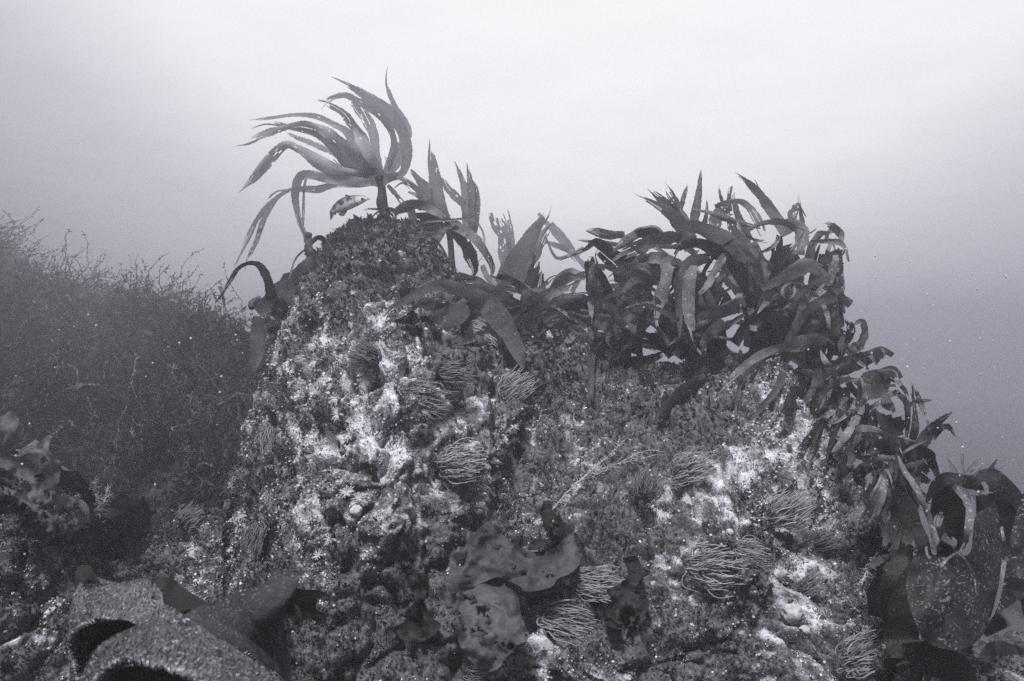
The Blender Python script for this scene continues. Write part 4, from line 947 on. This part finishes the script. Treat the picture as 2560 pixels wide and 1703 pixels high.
# ------------------------------------------------------------------ anemones
def anemone(px, py, size, flow, label, tone=.20, nt_=72, seed=0, droop=.3, thick=1.0):
    rg = np.random.default_rng(500 + seed)
    P, N, d = surf(px, py); rr = size * .5 * d / FX            # size: photo px across
    N = nrm(N * .6 + nrm(-P) * .7)
    o = thing('snakelocks_anemone', P, label, 'anemone', 'snakelocks anemones on the rock')
    t, b = basis(N[None], rg); t, b = t[0], b[0]
    C = np.stack([P - N * .03, P + N * rr * .10, P + N * rr * .28, P + N * rr * .34]); V, Q = tubes(C, np.array([.30, .24, .28, .05]) * rr, 14)
    obj('column', mesh('column', V, Q, None, {'tone': np.full(len(V), tone * .7)}), M_tent, o)
    a = rg.random(nt_) * 6.283; rad = np.sqrt(rg.random(nt_)) * .36 * rr
    rd = t * np.cos(a)[:, None] + b * np.sin(a)[:, None]
    c = P + N * rr * .3 + rd * rad[:, None]
    fl = np.array([math.cos(R(flow)), -.12, math.sin(R(flow))]); fl = fl - N * (fl @ N) * .6
    dirs = nrm(N * .9 + rd * (.15 + 1.0 * rad[:, None] / (.36 * rr)) + rg.normal(size=(nt_, 3)) * .12)
    seg = 9; L = rr * rg.uniform(.55, 1.4, nt_); Cs = [c]
    ph = rg.random((nt_, 3)) * 6.28
    for k_ in range(seg):
        f = (k_ + 1) / seg
        dirs = nrm(dirs + fl * .46 + np.array([0, 0, -droop * .18]) + .27 * np.sin(ph + k_ * .8)); Cs.append(Cs[-1] + dirs * (L / seg)[:, None])
    Cs = np.stack(Cs, 1); V, Q = tubes(Cs, np.broadcast_to(np.linspace(1.25, .45, seg + 1) * rr * .025 * thick, (nt_, seg + 1)), 5)
    tn = 1.15 * tone * rg.uniform(.65, 1.4, nt_)[:, None] * np.linspace(.7, 1.35, seg + 1)[None]
    obj('tentacles', mesh('tentacles', V, Q, None, {'tone': np.repeat(tn.ravel(), 5)}), M_tent, o)
K = 2560 / 2357
AN = [(1080, 778, 95, -25, 'pale snakelocks anemone at the top right of the pinnacle, tentacles combed right', .32),
      (858, 830, 95, 150, 'dim grey snakelocks anemone on the upper left face of the pinnacle', .15),
      (1018, 865, 95, 10, 'spiky snakelocks anemone right of the dim grey one on the upper pinnacle', .17),
      (945, 925, 120, 5, 'wide snakelocks anemone at the middle of the pinnacle face with splayed tentacles', .18),
      (1165, 920, 105, 50, 'pointed snakelocks anemone beside the dark cleft, tentacles swept up and right', .26),
      (625, 995, 72, -80, 'small pale snakelocks anemone at the left edge of the pinnacle', .24),
      (1022, 1070, 125, 15, 'large snakelocks anemone in the centre of the reef left of the cleft with curled tips', .26),
      (1488, 1135, 85, 80, 'upright brush-like snakelocks anemone with a fringe of short tentacles below', .16),
      (1578, 1095, 110, 25, 'snakelocks anemone with combed tentacles just right of the upright brush-like one', .25),
      (1782, 1185, 120, 40, 'fan-shaped snakelocks anemone on the right face of the reef, alone on mottled crust', .26),
      (1620, 1305, 140, 12, 'largest snakelocks anemone on the right face, long parallel tentacles combed right', .27),
      (1698, 1268, 95, -5, 'snakelocks anemone tucked behind the largest one on the right face', .27),
      (1340, 1350, 125, 5, 'bright snakelocks anemone touching the right side of the broad leafy seaweed', .24),
      (1275, 1440, 130, -5, 'tangled thick-armed snakelocks anemone under the bright one beside the leafy seaweed', .20),
      (425, 1212, 80, 60, 'small round snakelocks anemone on the low ledge left of the pinnacle', .20),
      (605, 1222, 85, -100, 'dim snakelocks anemone with drooping tentacles at the foot of the pinnacle', .15),
      (1885, 1255, 70, 30, 'dark faint snakelocks anemone near the kelp at the right edge of the rock', .10),
      (1848, 1358, 75, 40, 'small grey snakelocks anemone low on the right side above the pale sponge', .15),
      (1975, 1528, 130, 30, 'straggly snakelocks anemone at the bottom of the picture next to the dark corner kelp', .24),
      (1085, 1562, 85, 0, 'snakelocks anemone cut by the bottom edge below the leafy seaweed', .14),
      (155, 1385, 65, -60, 'dark snakelocks anemone on the left rock above the blurred kelp blades', .07)]
for i, (x, y, s, fl, lb, tn) in enumerate(AN):
    anemone(x * K, y * K, s * K, fl, lb, tn, int((150 if s > 100 else 105) * (.75 + .5 * ((i * 37) % 10) / 10)), i, thick=1.1 if i == 13 else 1.0)
# small white star anemones
def star(px, py, size, label, seed):
    rg = np.random.default_rng(700 + seed); P, N, d = surf(px, py); rr = size * .5 * d / FX
    n = 26; t, b = basis(N[None], rg); t, b = t[0], b[0]; a = np.linspace(0, 6.283, n, endpoint=False) + rg.normal(size=n) * .15
    rd = t * np.cos(a)[:, None] + b * np.sin(a)[:, None]
    C0 = P + N * .004 + rd * rr * .12; d1 = nrm(rd + N * rg.uniform(.2, 1.2, (n, 1))); L = rr * rg.uniform(.7, 1.1, (n, 1))
    C = np.stack([C0, C0 + d1 * L * .5, C0 + d1 * L + rd * L * .1 + np.array([.1, 0, -.1]) * L], 1)
    S = Soup(); V, Q = tubes(C, np.broadcast_to(np.array([.075, .065, .04]) * rr, (n, 3)), 4); S.add(V, Q, tone=.55)
    V, Q = tubes(np.stack([P - N * .006, P + N * .004, P + N * .007]), np.array([.22, .26, .03]) * rr, 10); S.add(V, Q, tone=.42)
    tag(obj_at('star_anemone', S.mesh('star_anemone'), M_crust, P), label, 'anemone', 'small white star anemones')
ST = [(757, 622, 24, 'small white star anemone near the left rim below the summit'), (1000, 612, 26, 'small white star anemone near the right rim below the summit'),
      (808, 680, 20, 'tiny white star anemone between the summit and the first crusted patch'), (765, 892, 20, 'tiny white star anemone left of the dim grey snakelocks anemone'),
      (778, 918, 34, 'white star anemone, upper of a close pair left of the wide splayed anemone'), (783, 955, 34, 'white star anemone, lower of a close pair left of the wide splayed anemone'),
      (805, 1012, 36, 'white star anemone with long rays in the lit patch on the left pinnacle face'), (800, 1138, 36, 'brightest white star anemone in the crusted patch low on the pinnacle'),
      (826, 1152, 30, 'white star anemone touching the brightest one low on the pinnacle'), (695, 1120, 26, 'white star anemone at the left border of the low crusted patch'),
      (545, 1273, 32, 'bright white star anemone on the foot of the pinnacle above the blurred kelp'), (735, 1282, 30, 'white star anemone at the foot of the pinnacle, rays splayed downward'),
      (765, 1243, 34, 'ring-shaped pale star anemone just above the splayed one at the foot'), (1792, 1060, 22, 'small star anemone at the top of the right crusted patch'),
      (1832, 1110, 26, 'star anemone in the right crusted patch, left of a pair'), (1876, 1118, 26, 'star anemone nearest the kelp in the right crusted patch'), (1747, 1085, 20, 'tiny star anemone above the fan-shaped snakelocks anemone'),
      (895, 818, 26, 'white star anemone beside the dim grey snakelocks anemone on the upper face')]
for i, (x, y, s, lb) in enumerate(ST): star(x * K, y * K, s * K, lb, i)

# pale sponges and sea squirts
def blob(px, py, size, label, seed, name='sponge'):
    rg = np.random.default_rng(800 + seed); P, N, d = surf(px, py); rr = size * .5 * d / FX
    th = np.linspace(0, np.pi, 16)[:, None]; ph = np.linspace(0, 2 * np.pi, 24)[None]
    D = np.stack([np.sin(th) * np.cos(ph), np.sin(th) * np.sin(ph), np.cos(th) + 0 * ph], -1)
    V = P + D * rr * (1 + .35 * fbm(D + seed, 1.8, 3, 90))[..., None] * np.array([1, .8, .8])
    tag(obj_at(name, mesh(name, V.reshape(-1, 3), gridq(16, 24)), M_pale, P), label, name, 'pale sponges on the rock')
for i, (x, y, s, lb) in enumerate([(1680, 1225, 18, 'little round white sponge above the pair of combed anemones on the right face'), (1822, 1410, 46, 'pale lumpy sponge low on the right side of the rock'),
                                   (1855, 1450, 26, 'smaller pale sponge just below the lumpy one on the right'), (1080, 940, 26, 'pale sponge between the wide splayed anemone and the cleft'), (820, 1175, 30, 'pale sponge in the low crusted patch of the pinnacle')]):
    blob(x * K, y * K, s * K, lb, i)

# ------------------------------------------------------------------ leafy seaweeds
def leafy(poly, reg, label, tone, lift=.03, seed=0, amp=.02, holes=(), jag=2.0, step=7, dfix=None, name='leafy_seaweed', tilt=0.0, belly=0.0):
    a = pts(poly, reg); cx, cy_ = a[:, :2].mean(0); a = catmull(np.vstack([a, a[:1]]), len(a) * 4)[:-1]; ring_ = a[:, :2]
    def df(x, y):
        ds = np.array([surf(float(p), float(min(q, 1900)))[2] for p, q in zip(x, y)]) if dfix is None else np.full(len(x), dfix)
        med = np.median(ds); sm = np.minimum(ds, med + .05)
        if dfix is None:
            M_ = np.stack([x * 0 + 1, x, y], 1); sm = np.minimum(M_ @ np.linalg.lstsq(M_, sm, rcond=None)[0], ds - .016)
        q = np.stack([x / 100, y / 100, 0 * x + seed], -1)
        f_ = (y - a[:, 1].min()) / np.ptp(a[:, 1])
        ed_ = np.min(np.hypot(x[:, None] - ring_[None, :, 0], y[:, None] - ring_[None, :, 1]), axis=1); ruf_ = np.exp(-ed_ / 16) * .016 * np.sin(x * .075 + 2.2 * np.sin(y * .05 + seed))
        return sm - lift + ruf_ - tilt * (f_ - .5) - belly * np.sin(np.pi * np.clip(f_, 0, 1)) - amp * (fbm(q, .9, 2, 95) + .35 * fbm(q, 2.6, 2, 97))
    V, T_, vv = sheet_poly(a, df, step, seed, jag, holes)
    tn = 1.15 * tone * (1 + .6 * fbm(np.stack([vv[:, 0] / 60, vv[:, 1] / 60, 0 * vv[:, 0] + seed], -1), 1, 3, 99))
    base, _, _ = surf(cx, cy_)
    return tag(obj_at(name, mesh(name, V, None, T_, {'tone': np.clip(tn, .01, .5)}), M_foli, base), label, 'seaweed', 'leafy seaweeds')
leafy('640 385 0,700 430 0,760 490 0,830 550 0,910 595 0,1000 612 0,1100 600 0,1180 555 0,1215 470 0,1240 400 0,1275 470 0,1290 545 0,1320 600 0,1325 700 0,1260 770 0,1170 810 0,1120 870 0,1020 900 0,920 905 0,880 870 0,800 830 0,720 800 0,640 830 0,540 870 0,480 900 0,400 915 0,345 930 0,360 800 0,380 640 0,460 600 0,530 500 0', 'F',
      'broad smooth leafy seaweed with two upturned lobes at the bottom centre of the reef', .115, .06, 3, .022, jag=2.2, tilt=.08)
leafy('480 900 0,600 850 0,760 860 0,860 930 0,880 1000 0,900 1120 0,950 1230 0,890 1330 0,780 1390 0,740 1460 0,660 1500 0,580 1460 0,520 1420 0,430 1270 0,470 1140 0,390 1080 0,340 1040 0,345 940 0', 'F',
      'lower pale lobe of leafy seaweed hanging below the broad two-lobed one', .115, .06, 4, .025, jag=2.2, belly=.05)
leafy('1060 240 0,1110 250 0,1130 320 0,1200 390 0,1250 420 0,1270 520 0,1180 580 0,1060 600 0,940 600 0,1000 520 0,1100 520 0,1130 480 0,1080 420 0,1030 330 0', 'F', 'thin dark strip of leafy seaweed rising behind the broad two-lobed one', .035, .03, 5, .02)
leafy('1640 660 0,1740 650 0,1790 730 0,1850 770 0,1760 830 0,1800 920 0,1840 1000 0,1780 1100 0,1680 1180 0,1560 1190 0,1500 1090 0,1560 980 0,1520 900 0,1620 850 0,1680 780 0', 'F', 'dark crumpled leafy seaweed right of the bright anemone at the bottom centre', .04, .03, 6, .05, jag=4, holes=[(1600, 1475, 16), (1560, 1545, 10)])
leafy('60 790 0,150 770 0,210 800 0,200 900 0,180 970 0,210 1080 0,300 1150 0,250 1230 0,120 1290 0,0 1250 0,-60 1180 0,30 1130 0,90 1040 0,100 930 0,60 860 0', 'F', 'small dark leafy seaweed with a pale upper lobe left of the broad one', .045, .03, 7, .03)
leafy('1440 720 0,1560 680 0,1640 600 0,1700 540 0,1800 560 0,1780 640 0,1900 600 0,2010 590 0,2050 660 0,1980 740 0,1840 790 0,1700 780 0,1560 740 0', 'B', 'faint translucent leafy seaweed under the long arching kelp frond', .06, .085, 8, .02, jag=2.5, holes=[(1060, 772, 9), (1110, 800, 7)])
leafy('-60 960 0,0 985 0,60 955 0,115 1040 0,90 1110 0,45 1160 0,90 1180 0,170 1140 0,215 1090 0,330 1022 0,255 1085 0,240 1165 0,300 1215 0,290 1300 0,330 1365 0,415 1400 0,440 1470 0,390 1535 0,300 1560 0,250 1570 0,160 1440 0,80 1380 0,-60 1300 0', 'H',
      'large pale tattered leafy seaweed full of holes on the far left rock', .17, .10, 9, .03, holes=[(100, 1195, 12), (165, 1290, 20), (110, 1150, 9), (190, 1265, 9), (60, 1105, 10), (150, 1235, 7)], jag=2.5)
leafy('540 1400 0,590 1350 0,650 1390 0,700 1370 0,730 1420 0,770 1440 0,735 1490 0,760 1550 0,690 1540 0,650 1600 0,600 1560 0,540 1580 0,560 1510 0,510 1470 0', 'H', 'dark blurry leafy seaweed in the gully left of the pinnacle', .07, .03, 10, .04, jag=3)

# ------------------------------------------------------------------ stringy weeds across the rock
def string(rows, label, tone, off=.012, wpx=3.2, branch=10, seed=0, name='stringy_seaweed', mat_=None, blen=40):
    rg = np.random.default_rng(900 + seed); S = Soup(); first = None
    for s, reg in rows:
        a = catmull(pts(s, reg), 40); C = np.array([surf(x, y)[0] for x, y in a[:, :2]]); D = np.array([surf(x, y)[2] for x, y in a[:, :2]])
        D = np.convolve(np.pad(D, 6, 'edge'), np.ones(13) / 13, 'valid') - off - .008; C = P3(a[:, 0], a[:, 1], D)
        first = C[0] if first is None else first
        V, Q = tubes(C, np.linspace(1, .4, 40) * wpx * .5 * D.mean() / FX, 5); S.add(V, Q, tone=tone)
        for k_ in range(branch):
            i = rg.integers(4, 36); T_ = nrm(C[min(i + 3, 39)] - C[i]); d = nrm(T_ + rg.normal(size=3) * np.array([.9, .3, .9])); L = blen * rg.uniform(.4, 1.2) * D.mean() / FX
            B = [C[i]]
            for q in range(7): d = nrm(d + rg.normal(size=3) * .22); B.append(B[-1] + d * L / 7)
            V, Q = tubes(np.array(B), np.linspace(.6, .25, 8) * wpx * .5 * D.mean() / FX, 4); S.add(V, Q, tone=tone * rg.uniform(.7, 1.3))
    tag(obj_at(name, S.mesh(name), mat_ or M_turf, first), label, 'seaweed', 'stringy seaweeds across the rock')
string([('1120 130 0,1000 195 0,860 220 0,700 235 0,560 190 0,470 150 0', 'F'), ('900 210 0,700 260 0,450 320 0,200 350 0,-60 400 0', 'F'), ('560 250 0,480 370 0,420 480 0', 'F')], 'dark stringy weed spread sideways from the cleft above the broad leafy seaweed', .025, wpx=3.4, branch=16, seed=1, blen=60)
string([('1440 1120 0,1540 1290 0,1600 1400 0', 'B'), ('560 1400 0,700 1340 0,860 1300 0,980 1360 0,1100 1440 0,1250 1560 0', 'B'), ('820 1230 0,920 1390 0,990 1500 0', 'B')], 'dark branching stringy weed low on the left face of the pinnacle', .025, wpx=3.0, branch=12, seed=2)
string([('1350 1560 0,1480 1450 0,1600 1440 0', 'B'), ('630 890 0,690 1000 0,760 1100 0', 'B')], 'short dark stringy weed by the wide splayed anemone', .03, wpx=2.6, branch=8, seed=3)
string([('430 1340 0,560 1450 0,700 1480 0,830 1480 0', 'C'), ('380 1300 0,500 1450 0,640 1510 0', 'C')], 'dark stringy weed hanging across the rock under the big clump', .025, wpx=3, branch=10, seed=4)
string([('1265 1180 0,1330 1110 0,1400 1075 0,1460 1060 0,1520 1045 0', 'Z'), ('1340 1105 0,1380 1090 0,1480 1040 0,1530 1040 0', 'Z'), ('1330 1110 0,1400 1050 0,1440 1010 0', 'Z')], 'pale frosted branching weed lying across the rock right of the cleft', .42, .02, 2.6, 90, 5, mat_=M_crust, blen=17, name='frosted_seaweed')
string([('1220 1400 0,1250 1340 0,1260 1280 0,1275 1240 0', 'Z')], 'dark stringy weed reaching up from the broad leafy seaweed', .03, .03, 5, 10, 6)
string([('595 320 0,600 250 0,620 180 0,640 100 0', 'G'), ('600 250 0,570 150 0,560 60 0', 'G')], 'pale knobbly upright weed beside the tattered leafy seaweed on the left', .25, .04, 3.4, 80, 7, mat_=M_crust, blen=18, name='frosted_seaweed')
string([('1280 620 0,1210 730 0,1160 860 0', 'E'), ('1370 600 0,1400 560 0,1420 500 0', 'E')], 'pale crusted weed at the dark right rim of the rock', .4, .03, 4, 30, 8, mat_=M_crust, blen=24, name='frosted_seaweed')

# ------------------------------------------------------------------ fish
FD = 2.15
fish = thing('fish', P3(885, 500, FD), 'slim silver fish with a dark back hovering beneath the tall kelp', 'fish')
ax = catmull(pts('1312 1112 6,1290 1111 24,1255 1114 58,1215 1122 82,1160 1138 100,1110 1158 98,1070 1180 76,1042 1200 46,1026 1218 32', 'A'), 34)
d = FD + .015 * np.sin(np.linspace(0, 3, 34)); C = P3(ax[:, 0], ax[:, 1], d); hh = ax[:, 2] * .5 * FD / FX
T_ = nrm(np.gradient(C, axis=0)); Y_ = np.array([0, 1., 0]); up = nrm(np.cross(T_, Y_)); up = np.where(up[:, 2:3] < 0, -up, up); sidev = nrm(np.cross(T_, up))
aa = np.linspace(0, 2 * np.pi, 20, endpoint=False)
V = C[:, None] + up[:, None] * (np.sin(aa)[None] * hh[:, None])[..., None] + sidev[:, None] * (np.cos(aa)[None] * hh[:, None] * .55)[..., None]
i = np.arange(33)[:, None] * 20; j = np.arange(20)[None]; jn = (j + 1) % 20
Q = np.stack([i + j, i + jn, i + 20 + jn, i + 20 + j], -1).reshape(-1, 4)
hgt = np.sin(aa)[None] + 0 * hh[:, None]; sx = np.linspace(0, 1, 34)[:, None] + 0 * hgt
tone = np.interp(hgt, [-1, -.3, .2, .5, 1], [.9, .8, .5, .14, .07])
tone = np.where(sx < .33, np.interp(hgt, [-1, .25, .6, 1], [.8, .8, .22, .1]), tone * np.interp(sx, [.33, .7, 1], [.95, .55, .35]))
tone = np.where((np.abs(sx - .335 - .03 * np.cos(hgt * 2)) < .02) & (hgt < .55), .25, tone)
tone = np.where((sx < .17) & (np.abs(hgt + .05 + sx) < .14), .12, tone)
obj('body', mesh('body', V.reshape(-1, 3), Q, None, {'tone': tone.ravel()}), M_fish, fish)
def fin(s, nm, y=0.0):
    V, F, _ = sheet_poly(pts(s, 'A'), lambda x, q: FD + y + .003 * np.sin(x * .6 + q), 3); obj(nm, mesh(nm, V, None, F), M_fin, fish)
fin('1180 1096 0,1130 1078 0,1128 1088 0,1136 1112 0', 'dorsal_fin'); fin('1122 1108 0,1080 1126 0,1072 1140 0,1100 1140 0', 'dorsal_fin'); fin('1064 1150 0,1040 1166 0,1030 1186 0,1050 1180 0', 'dorsal_fin')
fin('1150 1180 0,1140 1210 0,1118 1240 0,1090 1238 0,1072 1212 0,1110 1200 0', 'anal_fin'); fin('1068 1205 0,1060 1232 0,1040 1222 0', 'anal_fin')
fin('1034 1208 0,1012 1196 0,1016 1230 0,1018 1275 0,1032 1255 0,1048 1228 0', 'tail_fin')
fin('1205 1140 0,1180 1160 0,1150 1160 0,1180 1144 0', 'pectoral_fin', -.022)
ec = P3(*(pts('1256 1112 0', 'A')[0, :2]), FD - .020)
th = np.linspace(0, np.pi, 10)[:, None]; ph = np.linspace(0, 2 * np.pi, 16)[None]; D = np.stack([np.sin(th) * np.cos(ph), np.sin(th) * np.sin(ph), np.cos(th) + 0 * ph], -1)
e_ = obj('eye', mesh('eye', (ec + D * .0060).reshape(-1, 3), gridq(10, 16)), M_eye, fish)
obj('pupil', mesh('pupil', (ec + np.array([0, -.0040, 0]) + D * .0034).reshape(-1, 3), gridq(10, 16)), M_pupil, e_)

# ------------------------------------------------------------------ drifting specks
rg = np.random.default_rng(31); n = 1500
dpt = rg.uniform(.5, 3.2, n); PX, PY_ = rg.uniform(-200, 2760, n), rg.uniform(520, 1450, n)
wt = np.clip((PX - 900) / 1600, .08, 1) + .25 * (PX < 700); kp = (rg.random(n) < wt) & ((PY_ > 760) | (PX > 2150) & (PY_ > 640))
c = P3(PX, PY_, dpt)[kp]; r_ = (rg.uniform(.35, 1.7, n) ** 2)[kp] * dpt[kp] * .0008
oc = np.array([[1, 0, 0], [-1, 0, 0], [0, 1, 0], [0, -1, 0], [0, 0, 1], [0, 0, -1.]]); of = np.array([[0, 2, 4], [2, 1, 4], [1, 3, 4], [3, 0, 4], [2, 0, 5], [1, 2, 5], [3, 1, 5], [0, 3, 5]])
V = c[:, None] + oc[None] * r_[:, None, None] * rg.uniform(.6, 1.4, (len(c), 6, 1)); F = (of[None] + (np.arange(len(c)) * 6)[:, None, None]).reshape(-1, 3)
tag(obj('drifting_specks', mesh('drifting_specks', V.reshape(-1, 3), None, F), M_speck), 'pale specks of plankton drifting in the water', 'specks', kind='stuff')

# ------------------------------------------------------------------ haze of the water
m = bpy.data.materials.new('water_haze'); m.use_nodes = True; t = m.node_tree; t.nodes.clear()
o_ = nd(t, 'ShaderNodeOutputMaterial'); pv = nd(t, 'ShaderNodeVolumePrincipled')
pv.inputs['Color'].default_value = (.68, .68, .75, 1); pv.inputs['Density'].default_value = .080; pv.inputs['Anisotropy'].default_value = .6
t.links.new(pv.outputs[0], o_.inputs['Volume'])
lo, hi = np.array([-24., -7, -4.6]), np.array([24., 32, 1.6])
V = np.array([[x, y, z] for z in (lo[2], hi[2]) for y in (lo[1], hi[1]) for x in (lo[0], hi[0])])
F = [[0, 2, 3, 1], [4, 5, 7, 6], [0, 1, 5, 4], [2, 6, 7, 3], [0, 4, 6, 2], [1, 3, 7, 5]]
hz = obj('haze', mesh('haze', V, F, smooth_=False), m); tag(hz, 'pale milky water haze filling the whole scene', 'haze', kind='stuff')
